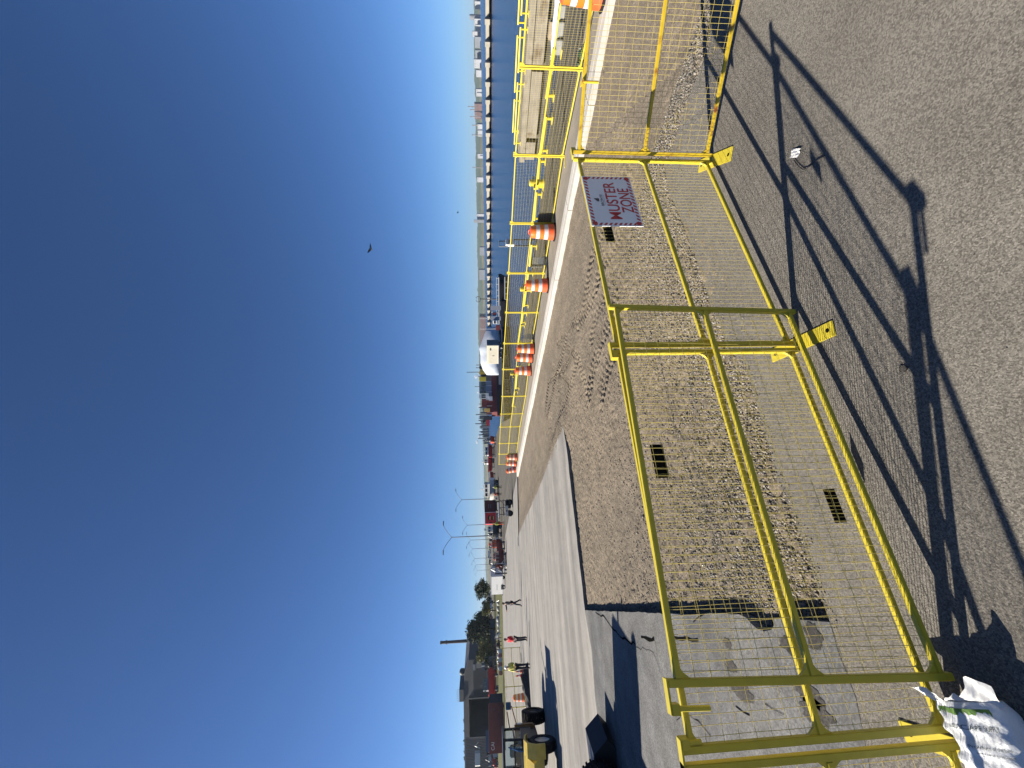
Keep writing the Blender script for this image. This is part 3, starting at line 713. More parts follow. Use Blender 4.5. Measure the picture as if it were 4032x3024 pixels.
# ================================================================== THE DOCK EDGE
def make_bollard(label):
    t = thing('mooring_bollard', label, 'bollard', group='yellow mooring bollards')
    b_ = MB(); b_.lathe([(.22, 0), (.22, .03), (.15, .04), (.14, .56), (.15, .6), (.13, .66), (0, .68)], 20); b_.build('column', m_yellow, t, 'auto')
    b_ = MB(); b_.tube([(-.36, 0, .44), (.36, 0, .44)], .05, 12); b_.build('crossbar', m_yellow, t, 'auto'); return t
q0 = make_bollard('yellow double bollard on the dock edge nearest the camera'); q0.location = W(2141, 721); q0.rotation_euler = (0, 0, R(20))
for p, lab in (((2092, 1138), 'yellow bollard seen above the second barrel'), ((2040, 1471), 'farthest yellow bollard behind the barrel cluster')):
    q = copy_tree(q0); q['label'] = lab; q.location = W(*p); q.rotation_euler = (0, 0, R(20))
def rail_seg(a, b_, z, h, label, group, m=m_yellow, r=.07):
    a, b_ = Vector((*a, z)), Vector((*b_, z)); d = b_ - a; L = d.length
    t = thing('bull_rail', label, 'dock rail', a, math.atan2(d.y, d.x), group)
    p = MB(); p.tube([(0, 0, h), (L, 0, h)], r, 10); p.build('rail', m, t, 'auto')
    for x in (.1, L - .1):
        p = MB(); p.tube([(x, 0, 0), (x, 0, h - r * .8)], r * .8, 8); p.box((x, 0, .015), (.3, .3, .03)); p.build('leg', m, t, 'auto')
rs = [((2184, 190), (2153, 386)), ((2150.5, 456), (2130, 601)), ((2125, 625), (2116, 745)), ((2112, 756), (2103, 868)), ((2093, 962), (2084, 1047)), ((2080, 1068), (2062, 1205)), ((2058, 1230), (2052, 1272)), ((2049, 1278), (2039, 1350)), ((2037, 1440), (2029, 1530)), ((2025, 1540), (2016, 1600))]
for i, (a, b_) in enumerate(rs):
    rail_seg(W2(a[0] + 4, a[1], .22), W2(b_[0] + 4, b_[1], .22), .0, .26, ('nearest' if i == 0 else ordn[i] if i < 9 else 'farthest') + ' yellow pipe rail along the dock edge', 'yellow pipe rails on the dock edge')
# pier across the slip
pf = [(30.2, 5.6), (20.85, 21.21), (18.81, 24.7), (16.55, 28.6)]
pd = Vector((pf[3][0] - pf[0][0], pf[3][1] - pf[0][1], 0)); pl = pd.length; pdn = pd.normalized(); pn = Vector((pdn.y, -pdn.x, 0))
pt = thing('concrete_pier', 'long concrete pier across the slip with dark stained face', 'pier', (pf[0][0], pf[0][1], 0), math.atan2(pd.y, pd.x))
k = MB(); k.box((pl / 2, -1.5, -.18), (pl, 3., .36)); k.build('deck', m_pier, pt)
xx = 0; 
while xx < pl:
    e = min(xx + 4.2, pl); k = MB(); k.box(((xx + e) / 2, -.32, -.72), (e - xx - .3, .5, .72)); k.build('wall_panel', m_pier, pt)
    xx += 4.2
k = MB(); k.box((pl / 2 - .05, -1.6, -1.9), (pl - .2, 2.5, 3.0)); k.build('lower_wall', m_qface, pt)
for i, s in enumerate((3., 9, 13.5, 17.)):
    k = MB(); k.tube([(s, .18, -.45), (s, .18, -1.2)], .17, 10); k.build('fender', m_rub, pt)
def pier_pt(s, o): v = Vector((pf[0][0], pf[0][1], 0)) + pdn * s + pn * o; return (v.x, v.y)
for i, (s0, s1, o, lab) in enumerate(((14, 18.6, .25, 'near edge of the pier, cut off by the photo'), (19.1, 21.3, .25, 'near edge of the pier, its middle'), (21.8, 25.6, .25, 'near edge of the pier, its outer end'), (15.5, 19.6, 2.3, 'water side of the pier, cut off by the photo'), (20.1, 23.2, 2.3, 'water side of the pier, its middle'), (23.6, 25.8, 2.3, 'water side of the pier, its outer end'))):
    rail_seg(pier_pt(s0, o), pier_pt(s1, o), 0, .42, 'thin yellow pipe rail on the ' + lab, 'yellow pipe rails on the pier', r=.06)
# grey blocks, crate, plastic sheet by the dock edge
for i, (y0, y1) in enumerate(((-30, 0), (27, 78), (93, 145), (161, 206))):
    p, mpp = spot(2226 - .085 * (y0 + y1) / 2 + 2, (y0 + y1) / 2); Lb = (y1 - y0) * mpp * 1.0
    t = thing('grey_block', ('grey concrete block beside the cut off barrel', 'nearest full grey concrete block by the dock edge', 'middle grey concrete block in front of the beige board', 'farthest grey concrete block by the dock edge')[i], 'block', p, math.atan2(KT.y, KT.x) , 'grey blocks by the dock edge')
    b_ = MB(); b_.rbox((0, 0, .11), (Lb * 1.05, .26, .22), .02); b_.build('block', m_lgrey, t, 'auto')
    b_ = MB(); b_.tube([(0, -.131, .12), (0, -.155, .12)], .03, 8); b_.box((Lb * .55, 0, .03), (.1, .2, .06)); b_.build('bolt', m_dgrey, t)
p, mpp = spot(2190, 118)
t = thing('beige_board', 'beige plywood crate standing behind the grey blocks', 'crate', p, math.atan2(KT.y, KT.x))
b_ = MB(); b_.rbox((0, 0, .14), (.52, .35, .28), .01); b_.build('box', m_wood, t); b_ = MB()
for x in (-.22, 0, .22): b_.box((x, -.183, .14), (.05, .014, .27))
b_.build('batten', m_wood, t)
def crumple(name, p, sx, sy, sz, m, label, cat, rz=0, seed=1, nn=14):
    U, V = np.meshgrid(np.linspace(-1, 1, nn), np.linspace(-1, 1, nn), indexing='ij')
    r_ = np.clip(1 - np.maximum(np.abs(U), np.abs(V)) ** 3, 0, 1)
    z = sz * r_ * (.75 + 1.1 * fbm(U * 2.2 + seed, V * 2.2, 4, seed)) ; x = U * sx * (1 + .2 * fbm(V * 2, U, 2, seed + 3)); y = V * sy * (1 + .2 * fbm(U * 2, V, 2, seed + 7))
    i = np.arange(nn * nn).reshape(nn, nn); f = np.stack([i[:-1, :-1], i[1:, :-1], i[1:, 1:], i[:-1, 1:]], -1).reshape(-1, 4)
    o = np_mesh(name, np.stack([x, y, z], -1).reshape(-1, 3), f, m, smooth=False); o.location = p; o.rotation_euler = (0, 0, rz); return tag(o, label, cat)
p, _ = spot(2200, 60); crumple('plastic_sheet', p, 1.6, .18, .2, m_tarp, 'crumpled pale plastic sheet lying behind the grey blocks', 'plastic sheet', math.atan2(KT.y, KT.x), 4, 30)
p, _ = spot(2298, 232); o = crumple('garbage_bag', p + Vector((0, 0, .035)), .32, .14, .14, mat('dark_green_plastic', (.02, .05, .025), .35, var=.3), 'dark green crumpled bag at the foot of the dock fence', 'bag', R(110), 9)
p, _ = spot(2180, 226); crumple('paper_scrap', p + Vector((0, 0, .01)), .1, .1, .14, m_white, 'white paper scrap by the first yellow dock rail', 'litter', 0, 12, 8)
p, _ = spot(2299, 203); crumple('paper_scrap', p + Vector((0, 0, .05)), .09, .09, .12, m_white, 'white paper scrap caught beside the green bag', 'litter', 0, 15, 8)
for (a, b_, lab) in (((2184, 862), 31, 'grey board hung low on the dock fence beside the nearest whole barrel'), ((2149, 1030), 22, 'grey board hung low on the dock fence beside the second barrel')):
    p, mpp = spot(*a); t = thing('grey_board', lab, 'board', (p.x - .06, p.y - .05, .1), math.atan2(KT.y, KT.x), 'grey boards on the dock fence')
    k = MB(); k.box((0, 0, .3), (.6, .012, .55)); k.build('board', m_dgrey, t); k = MB()
    for x in (-.34, .34): k.tube([(x * .8, -.01, .5), (x * .8, .03, .52)], .008, 6)
    k.build('tie', m_steel, t)
# ladder with a white box
p, mpp = spot(2108, 958)
t = thing('dock_ladder', 'tall ladder rails with a white cabinet at the dock edge', 'ladder', p, R(10))
for x in (-.16, .2):
    k = MB(); k.bar((x, 0, 0), (x, 0, 1.55), .05); k.build('rail', m_dgrey, t)
k = MB(); k.tube([(-.2, 0, 1.5), (-.2, 0, 1.95), (.1, 0, 1.95), (.1, 0, 1.5)], .035, 8); k.build('hoop', m_grey, t, 'auto')
k = MB(); k.rbox((-.02, -.06, 1.38), (.34, .2, .46), .02); k.build('cabinet', m_white, t); k = MB(); k.box((.0, -.163, 1.4), (.16, .006, .1)); k.build('plate', m_grey, t)
k = MB()
for i in range(5): k.bar((-.16, 0, .2 + .24 * i), (.2, 0, .2 + .24 * i), .03)
k.build('rung', m_dgrey, t)
# lone tags and bag in the foreground
p = W(3136, 603); t = thing('paper_tag', 'white paper tag with a bent black tie lying on the asphalt', 'tag', p + Vector((0, 0, .012)), R(60))
k = MB(); nn = 5
vs = [((i / 4 - .5) * .105, (j / 4 - .5) * .07, .006 * math.sin(i * 1.3 + j * 2.1)) for i in range(nn) for j in range(nn)]
k.add(vs, [(i * nn + j, (i + 1) * nn + j, (i + 1) * nn + j + 1, i * nn + j + 1) for i in range(4) for j in range(4)]); k.build('card', m_white, t)
k = MB(); t_ = [W(3131, 630), W(3150, 655), W(3166, 667), W(3182, 663), W(3220, 632), W(3253, 613)]; inv = Matrix.Rotation(-R(60), 3, 'Z')
k.tube([inv @ (q - p) for q in t_], .004, 6); k.build('tie', m_blackp, t)
# ---- the filled white sack in the foreground corner
a_ = W(3812, 2758, .11); b2_ = W(3990, 3060, .11); ax = (b2_ - a_); ax.z = 0; ax.normalize(); yaw = math.atan2(ax.y, ax.x)
t = thing('filled_sack', 'open white woven sack with green print slumped against the nearest fence', 'sack', (a_.x, a_.y, 0), yaw)
m_sack = mat('woven_sack', (.60, .62, .64), .5, var=.1, scale=9, bump=.5, bscale=26)
m_sgreen = mat('sack_green_print', (.10, .20, .035), .5, var=.3, scale=30); m_sink = mat('sack_dark_print', (.03, .05, .05), .6)
SLn, SWd, SHt = .8, .185, .205
def sack(u, v, off=0.):
    """u along 0..1, v around -pi..pi (0 = top)"""
    tp = min(1, .25 + 1.3 * math.sqrt(max(0, u * (1.02 - u)) * 4 * .5 + .18 * (u < .5)))
    cs_, sn = math.cos(v), math.sin(v); e = .75
    y = SWd * tp * math.copysign(abs(sn) ** e, sn); z = SHt * .5 * (1 + (.55 + .45 * tp) * math.copysign(abs(cs_) ** e, cs_))
    k = .010 * math.sin(u * 31 + v * 3) * (abs(sn) ** .5) + .012 * math.sin(u * 13 + v * 5 + 1) + .006 * math.sin(u * 57 - v * 4)
    k *= .6 + .8 * max(0, -sn)
    return Vector((u * SLn, y * (1 + k * 3) + sn * off, z + k * (cs_ > 0) + cs_ * off))
k = MB(); nu, nv = 60, 40; vs = [sack(i / (nu - 1), -math.pi + 2 * math.pi * j / nv) for i in range(nu) for j in range(nv)]
fs = [(i * nv + j, i * nv + (j + 1) % nv, (i + 1) * nv + (j + 1) % nv, (i + 1) * nv + j) for i in range(nu - 1) for j in range(nv)] + [tuple((nu - 1) * nv + j for j in range(nv))]
k.add(vs, fs); k.build('sack_body', m_sack, t, True)
k = MB(); nv = 34; rows = []
for i in range(8):
    for j in range(nv):
        q = j / (nv - 1) * 2 - 1; s = i / 7
        up = .035 + .075 * math.exp(-((q - .75) / .35) ** 2) + .05 * math.exp(-((q + .95) / .3) ** 2)
        y = q * SWd * (.95 + .22 * s) - .09 * s * max(0, -q - .7) * 3; z = .1 + .085 * math.cos(q * 1.4) + s * up * .55 + .006 * math.sin(j * .9 + i)
        x = .02 - s * up * 1.1 + .012 * math.sin(j * .55 + 1) * s + .006 * math.sin(j * 1.3 + i * .8) * s
        rows.append((x, y, z))
k.add(rows, [(i * nv + j, i * nv + j + 1, (i + 1) * nv + j + 1, (i + 1) * nv + j) for i in range(7) for j in range(nv - 1)]); k.build('torn_flap', m_white, t, True)
def conform(me):
    for v in me.vertices: v.co = sack(v.co.x / SLn, v.co.y / SWd * 1.25, .0022)
def patch(u0, u1, v0, v1, m, name, n=26, jag=.4):
    k = MB(); vs = []
    for i in range(n):
        v = v0 + (v1 - v0) * i / (n - 1)
        for uu in (u0, u1 - (u1 - u0) * jag * random.random()): vs.append(sack(uu, v, .0018))
    k.add(vs, [(2 * i, 2 * i + 1, 2 * i + 3, 2 * i + 2) for i in range(n - 1)]); k.build(name, m, t)
patch(.035, .075, -1.1, .9, m_sgreen, 'green_print', 40, .7); patch(.42, .5, .6, 1.4, m_sgreen, 'green_print', 14, .5); patch(.6, .72, -1.2, -.7, m_sgreen, 'green_print', 12, .6)
for s, u, w_, h_, v_ in (('LANDSCAPE SUPPLY', .135, .2, .020, -.02), ('Product of the Earth', .235, .15, .013, -.05), ('natural landscape', .27, .13, .011, -.05)):
    me = text_mesh(s); xs = [q.co.x for q in me.vertices]; ys = [q.co.y for q in me.vertices]
    sx, sy = w_ / (max(xs) - min(xs)), h_ / (max(ys) - min(ys)); cx, cy = (max(xs) + min(xs)) / 2, (max(ys) + min(ys)) / 2
    for q in me.vertices: q.co = Vector((u * SLn - (q.co.y - cy) * sy, (q.co.x - cx) * sx - v_, 0))
    conform(me); me.materials.clear(); me.materials.append(m_sink); o = bpy.data.objects.new('sack_print', me); COL.objects.link(o); o.parent = t

# ================================================================== BUILDERS FOR THE YARD
def loft(mb, secs, cap=True):
    n = len(secs[0]); vs = [p for s in secs for p in s]; fs = []
    for i in range(len(secs) - 1):
        for j in range(n): fs.append((i * n + j, i * n + (j + 1) % n, (i + 1) * n + (j + 1) % n, (i + 1) * n + j))
    if cap: fs.append(tuple(range(n))[::-1]); fs.append(tuple((len(secs) - 1) * n + j for j in range(n)))
    mb.add(vs, fs); return mb
def wheel(parent, c, r, w, rz=0., tread=False, rim=None):
    M = Matrix.Rotation(rz, 3, 'Z') @ Matrix.Rotation(R(90), 3, 'X')
    p = MB(); p.lathe([(r * .55, -w / 2), (r * .92, -w / 2), (r, -w * .36), (r, w * .36), (r * .92, w / 2), (r * .55, w / 2)], 28, c, M)
    if tread:
        for i in range(26):
            a = 2 * math.pi * i / 26
            for s in (-1, 1):
                q = Vector((math.cos(a + s * .06) * r * 1.01, math.sin(a + s * .06) * r * 1.01, s * w * .23)); p.box(Vector(c) + M @ q, (r * .1, r * .1, w * .45), M=M @ Matrix.Rotation(a, 3, 'Z'))
    o = p.build('wheel', m_rub, parent, 'auto')
    q = MB(); q.lathe([(r * .56, -w * .42), (r * .42, -w * .3), (r * .14, -w * .34), (.0, -w * .36)], 20, c, M); q.lathe([(r * .56, w * .42), (r * .42, w * .3), (r * .14, w * .34), (.0, w * .36)], 20, c, M); q.build('rim', rim or m_rim, o, 'auto')
    return o
class Spot:
    """frame for a thing whose picture box is known: base centre on the ground, metres per pixel, facing the camera"""
    def __init__(s, y0, y1, x0, x1, dep=None, z=0., turn=0.):
        yc = (y0 + y1) / 2
        if dep is None: s.p = W(x1, yc, z); s.m = depth(s.p) / F
        else: s.m = dep / F; s.p = at(x1, yc, dep)
        s.w = (y1 - y0) * s.m; s.h = (x1 - x0) * s.m; s.rz = facing(s.p) + turn
def box_trailer(name, label, cat, sp, mbody, mframe, und=.25, dpt=4., group=None, turn=0., wheels=True, side=None):
    t = thing(name, label, cat, sp.p, sp.rz + turn, group); h, w = sp.h, sp.w; u = h * und
    k = MB(); k.rbox((0, dpt / 2, u + (h - u) / 2), (w * .97, dpt, (h - u) * .97), .04); k.build('body', mbody, t, 'auto')
    k = MB()
    for x in (-1, 1): k.box((x * w * .48, -.015, u + (h - u) / 2), (w * .045, .05, h - u))
    for z in (u + (h - u) * .02, h * .985): k.box((0, -.017, z), (w * .92, .05, w * .045))
    k.build('frame', mframe, t)
    k = MB(); k.box((0, dpt / 2, u * .8), (w * .7, dpt * .96, u * .3)); k.build('chassis', m_blackp, t)
    if wheels:
        for x in (-1, 1): wheel(t, (x * w * .36, .7, u * .52), u * .5, .25, R(90))
    return t
def hull(L, B, D, fl=.25, rake=.18, n=12):
    secs = []
    for i in range(n):
        s = i / (n - 1); b_ = B / 2 * (1 - max(0, (s - .55) / .45) ** 2.2) * (1 - .12 * (1 - s)); sh = D * (1 + .22 * max(0, s - .4) ** 1.5)
        b_ = max(b_, .02); x = -L / 2 + L * s; xr = -rake * L * .5 * max(0, (s - .7) / .3)
        secs.append([(x, -b_, sh), (x, -b_ * .97, sh * .72), (x + xr * .6, -b_ * (1 - fl), sh * .25), (x + xr, 0, 0 + .15 * D * max(0, (s - .6) / .4)), (x + xr * .6, b_ * (1 - fl), sh * .25), (x, b_ * .97, sh * .72), (x, b_, sh)])
    return secs
def boat(label, p, rz, L, B, D, mh, mc, cab=(.1, .5, .62), stand=.7, group=None, tower=True, cat='boat', wheels=False, stripe=False):
    t = thing('boat', label, cat, p, rz, group)
    k = MB(); secs = [[(x, y, z + stand) for x, y, z in s] for s in hull(L, B, D)]; loft(k, secs); k.build('hull', mh, t, 'auto')
    k = MB(); k.tube([(s[0][0], s[0][1] * 1.02, s[0][2]) for s in secs], .05, 6); k.tube([(s[-1][0], s[-1][1] * 1.02, s[-1][2]) for s in secs], .05, 6); k.build('fender', m_dgrey, t)
    if cab:
        cx, cl, ch = cab; cx *= L; cl *= L; zb = stand + D * .95
        k = MB(); k.rbox((cx, 0, zb + ch / 2), (cl, B * .68, ch), .08); c = k.build('cabin', mc, t, 'auto')
        k = MB(); nw = max(2, int(cl / 1.1))
        for i in range(nw):
            for s in (-1, 1): k.box((cx - cl / 2 + cl * (i + .5) / nw, s * (B * .34 + .004), zb + ch * .66), (cl / nw * .7, .02, ch * .36))
        k.box((cx + cl / 2 + .004, 0, zb + ch * .68), (.02, B * .5, ch * .36)); k.box((cx - cl / 2 - .004, 0, zb + ch * .68), (.02, B * .5, ch * .36)); k.build('window', m_glass, c)
        if tower:
            k = MB(); k.tube([(cx, 0, zb + ch), (cx, 0, zb + ch * 1.7)], .05, 6); k.rbox((cx, 0, zb + ch * 1.4), (.5, .5, .18), .04); k.tube([(cx - .3, 0, zb + ch * 1.55), (cx + .3, 0, zb + ch * 1.55)], .03, 6); k.build('mast', mc, c)
    k = MB()
    for i in (2, 4, 6, 8, 10):
        s = secs[i]
        for e in (0, -1): k.tube([s[e], (s[e][0], s[e][1], s[e][2] + .5)], .02, 5)
    for e in (0, -1): k.tube([(secs[i][e][0], secs[i][e][1], secs[i][e][2] + .5) for i in (2, 4, 6, 8, 10)], .02, 5)
    k.build('railing', m_white if mc is m_white else m_steel, t)
    if stand > .3:
        k = MB()
        for x in (-.3, .22):
            k.box((x * L, 0, stand * .5), (.25, B * .6, stand)); k.bar((x * L, -B * .45, 0), (x * L, -B * .3, stand + D * .3), .12); k.bar((x * L, B * .45, 0), (x * L, B * .3, stand + D * .3), .12)
        k.box((-.05 * L, 0, stand * .28), (L * .7, .3, .16)); k.build('cradle', m_dgrey, t)
        if wheels:
            for x in (-.34, -.22):
                for s in (-1, 1): wheel(t, (x * L, s * B * .36, .36), .36, .22)
    return t
def skin_mesh(name, nodes, edges, root, m, parent, sub=1):
    me = bpy.data.meshes.new(name); ks = list(nodes); ix = {k: i for i, k in enumerate(ks)}
    me.from_pydata([nodes[k][0] for k in ks], [(ix[a], ix[b_]) for a, b_ in edges], [])
    o = bpy.data.objects.new(name, me); COL.objects.link(o)
    md = o.modifiers.new('s', 'SKIN'); sk = me.skin_vertices[0].data
    for k in ks:
        r = nodes[k][1]; sk[ix[k]].radius = (r, r) if isinstance(r, (int, float)) else r
        sk[ix[k]].use_root = (k == root)
    o.modifiers.new('d', 'SUBSURF').levels = sub
    dg = bpy.context.evaluated_depsgraph_get(); dg.update(); nm = bpy.data.meshes.new_from_object(o.evaluated_get(dg))
    bpy.data.objects.remove(o); nm.materials.clear(); nm.materials.append(m); nm.name = name
    nm.polygons.foreach_set('use_smooth', [True] * len(nm.polygons))
    o = bpy.data.objects.new(name, nm); COL.objects.link(o); o.parent = parent; return o
def person(label, p, rz, hgt, top, bottom, armL=(.05, -.05, -.28), foreL=(.02, -.10, -.25), armR=None, foreR=None, stride=0., hat=None, hair=None, vest=None, lean=0., group=None, sleeves=True):
    """faces local -Y; limbs given as offsets from the joint above (x outward)"""
    t = thing('person', label, 'person', p, rz, group); s = hgt / 1.75; V3 = lambda x, y, z: Vector((x, y, z)) * s
    armR = armR or armL; foreR = foreR or foreL
    J = {'pel': V3(0, 0, .95), 'bel': V3(0, lean * .3, 1.1), 'che': V3(0, lean * .7, 1.3), 'nec': V3(0, lean, 1.48), 'hea': V3(0, lean - .015, 1.60), 'crn': V3(0, lean - .01, 1.70)}
    for sg_, n_ in ((1, 'L'), (-1, 'R')):
        a, f = (armL, foreL) if n_ == 'L' else (armR, foreR); mv = lambda q: V3(sg_ * q[0], q[1], q[2])
        J['sh' + n_] = V3(sg_ * .17, lean * .9, 1.41); J['el' + n_] = J['sh' + n_] + mv(a); J['wr' + n_] = J['el' + n_] + mv(f)
        fd = mv(f).normalized(); J['ha' + n_] = J['wr' + n_] + fd * .07 * s
        st = stride * (1 if n_ == 'L' else -1)
        J['hi' + n_] = V3(sg_ * .09, 0, .90); J['kn' + n_] = V3(sg_ * .10, -.04 - st * .5, .50 - abs(st) * .03); J['an' + n_] = V3(sg_ * .10, -st + .02, .09); J['to' + n_] = V3(sg_ * .12, -st - .13, .04)
    Rr = dict(pel=.125, bel=.115, che=.13, nec=.055, hea=.088, crn=.06)
    E_ = [('pel', 'bel'), ('bel', 'che'), ('che', 'nec'), ('nec', 'hea'), ('hea', 'crn')]
    for n_ in 'LR':
        Rr.update({'sh' + n_: .065, 'el' + n_: .042, 'wr' + n_: .03, 'ha' + n_: .034, 'hi' + n_: .088, 'kn' + n_: .056, 'an' + n_: .042, 'to' + n_: .035})
        E_ += [('che', 'sh' + n_), ('sh' + n_, 'el' + n_), ('el' + n_, 'wr' + n_), ('wr' + n_, 'ha' + n_), ('pel', 'hi' + n_), ('hi' + n_, 'kn' + n_), ('kn' + n_, 'an' + n_), ('an' + n_, 'to' + n_)]
        fd = (J['ha' + n_] - J['wr' + n_]).normalized(); sd = fd.cross(Vector((0, 1, .3))).normalized()
        for i in range(4):
            k1 = f'f{i}{n_}'; J[k1] = J['ha' + n_] + (fd * (.085, .095, .09, .07)[i] + sd * (i - 1.5) * .019) * s; Rr[k1] = .009; E_.append(('ha' + n_, k1))
        J['th' + n_] = J['wr' + n_] + (fd * .05 + sd * -.055) * s; Rr['th' + n_] = .01; E_.append(('wr' + n_, 'th' + n_))
    nodes = {k: (J[k], Rr[k] * s) for k in J}
    skin_mesh('body', nodes, E_, 'pel', m_skin, t)
    sub = lambda ks, g: ({k: (J[k], (Rr[k] + g) * s) for k in ks}, [(a, b_) for a, b_ in E_ if a in ks and b_ in ks])
    tk = ['pel', 'bel', 'che'] + [q + n_ for n_ in 'LR' for q in (('sh', 'el', 'wr') if sleeves else ('sh', 'el'))]
    nd, ed = sub(tk, .022); nd['nk'] = (J['nec'] + Vector((0, 0, -.045 * s)), .06 * s); ed.append(('che', 'nk')); skin_mesh('jacket', nd, ed, 'pel', top, t)
    nd, ed = sub(['pel'] + [q + n_ for n_ in 'LR' for q in ('hi', 'kn', 'an')], .018); skin_mesh('trousers', nd, ed, 'pel', bottom, t)
    for n_ in 'LR':
        nd, ed = sub(['an' + n_, 'to' + n_], .016); skin_mesh('boot', nd, ed, 'an' + n_, m_blackp, t)
    if vest:
        nd, ed = sub(['bel', 'che'], .034); skin_mesh('vest', nd, ed, 'che', vest, t)
    hd = J['hea']
    k = MB(); k.sphere((hd.x, hd.y + .012 * s, hd.z + .045 * s), (.1 * s, .108 * s, .085 * s), 12, 8)
    if hat: k.tube([(hd.x, hd.y - .0 * s, hd.z + .035 * s), (hd.x, hd.y - .0 * s, hd.z + .05 * s)], .135 * s, 14)
    k.build('hard_hat' if hat else 'hair', hat or hair or m_hair, t, True)
    k = MB()
    for x in (-.032, .032): k.sphere((hd.x + x * s, hd.y - .088 * s, hd.z + .01 * s), .012 * s, 6, 4)
    k.build('eye', m_blackp, t); k = MB(); k.bar((hd.x, hd.y - .09 * s, hd.z + .01 * s), (hd.x, hd.y - .105 * s, hd.z - .03 * s), .022 * s); k.bar((hd.x - .025 * s, hd.y - .088 * s, hd.z - .055 * s), (hd.x + .025 * s, hd.y - .088 * s, hd.z - .055 * s), .012 * s); k.build('face', m_skin, t)
    return t

# ================================================================== PEOPLE
m_vestw = mat('pale_vest', (.6, .6, .42), .7, var=.1)
p = W(2054, 2372); person('walking man in dark clothes with a pale safety vest and one arm held out', p, facing(p) + R(-70), 1.72, m_navy, m_navy, armL=(.05, -.02, -.28), foreL=(.02, -.1, -.24), armR=(.05, -.24, -.06), foreR=(.0, -.26, 0), stride=.26, vest=m_vestw)
p = W(2076, 2513); person('man in a red shirt and dark trousers standing on the pavement', p, facing(p) + R(-50), 1.78, m_rshirt, m_navy, armL=(.05, .02, -.28), foreL=(-.02, -.12, -.2), sleeves=False, lean=.0)
m_vplaid = mat('hi_vis_vest', (.55, .52, .12), .7, var=.5, scale=7)
p = W(2087, 2621); person('worker in a white hard hat and yellow green vest beside the orange cones', p, facing(p) + R(-25), 1.84, m_vplaid, m_navy, armL=(.06, -.02, -.27), foreL=(-.06, -.2, -.1), hat=m_hat, vest=m_ogreen)
for (xb, yc, ht, a, b_, lab, hat_) in ((1976.5, 1917, 1.78, m_ogreen, m_blackp, 'distant worker in a lime yellow jacket near the white cabin boat', m_hat), (1977, 1945, 1.75, m_orange, m_blackp, 'distant worker in an orange jacket and dark trousers', m_orange), (1987, 2060, 1.9, m_ogreen, m_orange, 'distant worker in a yellow jacket and orange trousers under the red emblem trailer', m_ogreen)):
    p = W(xb, yc); person(lab, p, facing(p) + R(30), ht, a, b_, hat=hat_, stride=.12)

# ================================================================== THE YARD
# trailers and containers
sp = Spot(2016, 2060, 1909, 1968, None)
tr = box_trailer('box_trailer', 'signal red trailer end with white border and a yellow emblem', 'trailer', sp, m_brightred, m_white, .22, 5, turn=R(3))
k = MB(); wv = sp.w; hz = sp.h
for a0, a1, r0, r1 in ((25, 155, .17, .27),):
    pts = [(math.cos(R(a)) * wv * r1, math.sin(R(a)) * wv * r1) for a in np.linspace(a0, a1, 10)] + [(math.cos(R(a)) * wv * r0 * .8, math.sin(R(a)) * wv * r0 * .8) for a in np.linspace(a1, a0, 10)]
    k.prism([(x, z + hz * .6) for x, z in pts], .06)
k.box((0, -.01, hz * .53), (wv * .4, .05, hz * .05)); k.box((0, -.02, hz * .43), (wv * .38, .03, hz * .12)); k.box((-wv * .42, -.02, hz * .62), (wv * .1, .05, hz * .16)); k.build('emblem', m_blackp, tr)
m_amber = mat('amber_paint', (.65, .45, .12), .5, var=.1); k = MB(); k.box((0, -.045, hz * .66), (wv * .26, .02, hz * .07)); k.box((0, -.045, hz * .43), (wv * .3, .02, hz * .06)); k.build('emblem', m_amber, tr)
sp = Spot(1969, 2015, 1908, 1966, None)
tr = box_trailer('box_trailer', 'dark oxblood trailer end beside the red emblem trailer', 'trailer', sp, m_dred, m_dgrey, .24, 5)
k = MB(); k.box((0, -.03, sp.h * .72), (sp.w * .36, .02, sp.h * .04)); k.box((0, -.03, sp.h * .58), (sp.w * .36, .02, sp.h * .04)); k.build('emblem', m_grey, tr)
# low dark work trailer with a silver locker
sp = Spot(1966, 2028, 1960, 2019.5); t = thing('flatbed_trailer', 'dark flatbed trailer with rails and a silver locker on the pavement', 'trailer', sp.p, sp.rz)
w, h = sp.w, sp.h
k = MB(); k.box((0, .6, h * .36), (w, 1.3, .1)); k.build('bed', m_blackp, t)
for x in (-.42, 0, .42): 
    k = MB(); k.bar((x * w, .0, h * .36), (x * w * .96, 0, h * .9), .06); k.bar((x * w, 1.2, h * .36), (x * w * .96, 1.2, h * .9), .06); k.build('upright', m_dgrey, t)
k = MB(); k.bar((-w / 2, 0, h * .62), (w / 2, 0, h * .62), .04); k.bar((-w / 2, 1.2, h * .62), (w / 2, 1.2, h * .62), .04); k.bar((-w / 2, 0, h * .4), (0, 0, h * .88), .04); k.bar((0, 0, h * .4), (w / 2, 0, h * .88), .04); k.build('railing', m_dgrey, t)
k = MB(); k.rbox((-w * .12, .3, h * .94), (w * .9, .5, h * .07), .03); k.build('white_plank', m_white, t)
for x in (-.36, .3): wheel(t, (x * w, -.05, .33), .33, .22, rim=m_blackp); wheel(t, (x * w, 1.25, .33), .33, .22, rim=m_blackp)
k = MB(); k.rbox((w * .2, .5, h * .3), (w * .5, 1.0, h * .36), .05); k.build('tank', m_blackp, t)
k = MB(); k.rbox((-w * .2, -.2, h * .42), (w * .62, .35, h * .18), .02); k.build('locker', m_steel, t); k = MB(); k.box((-w * .2, -.38, h * .42), (w * .1, .02, h * .08)); k.build('latch', m_blackp, t)
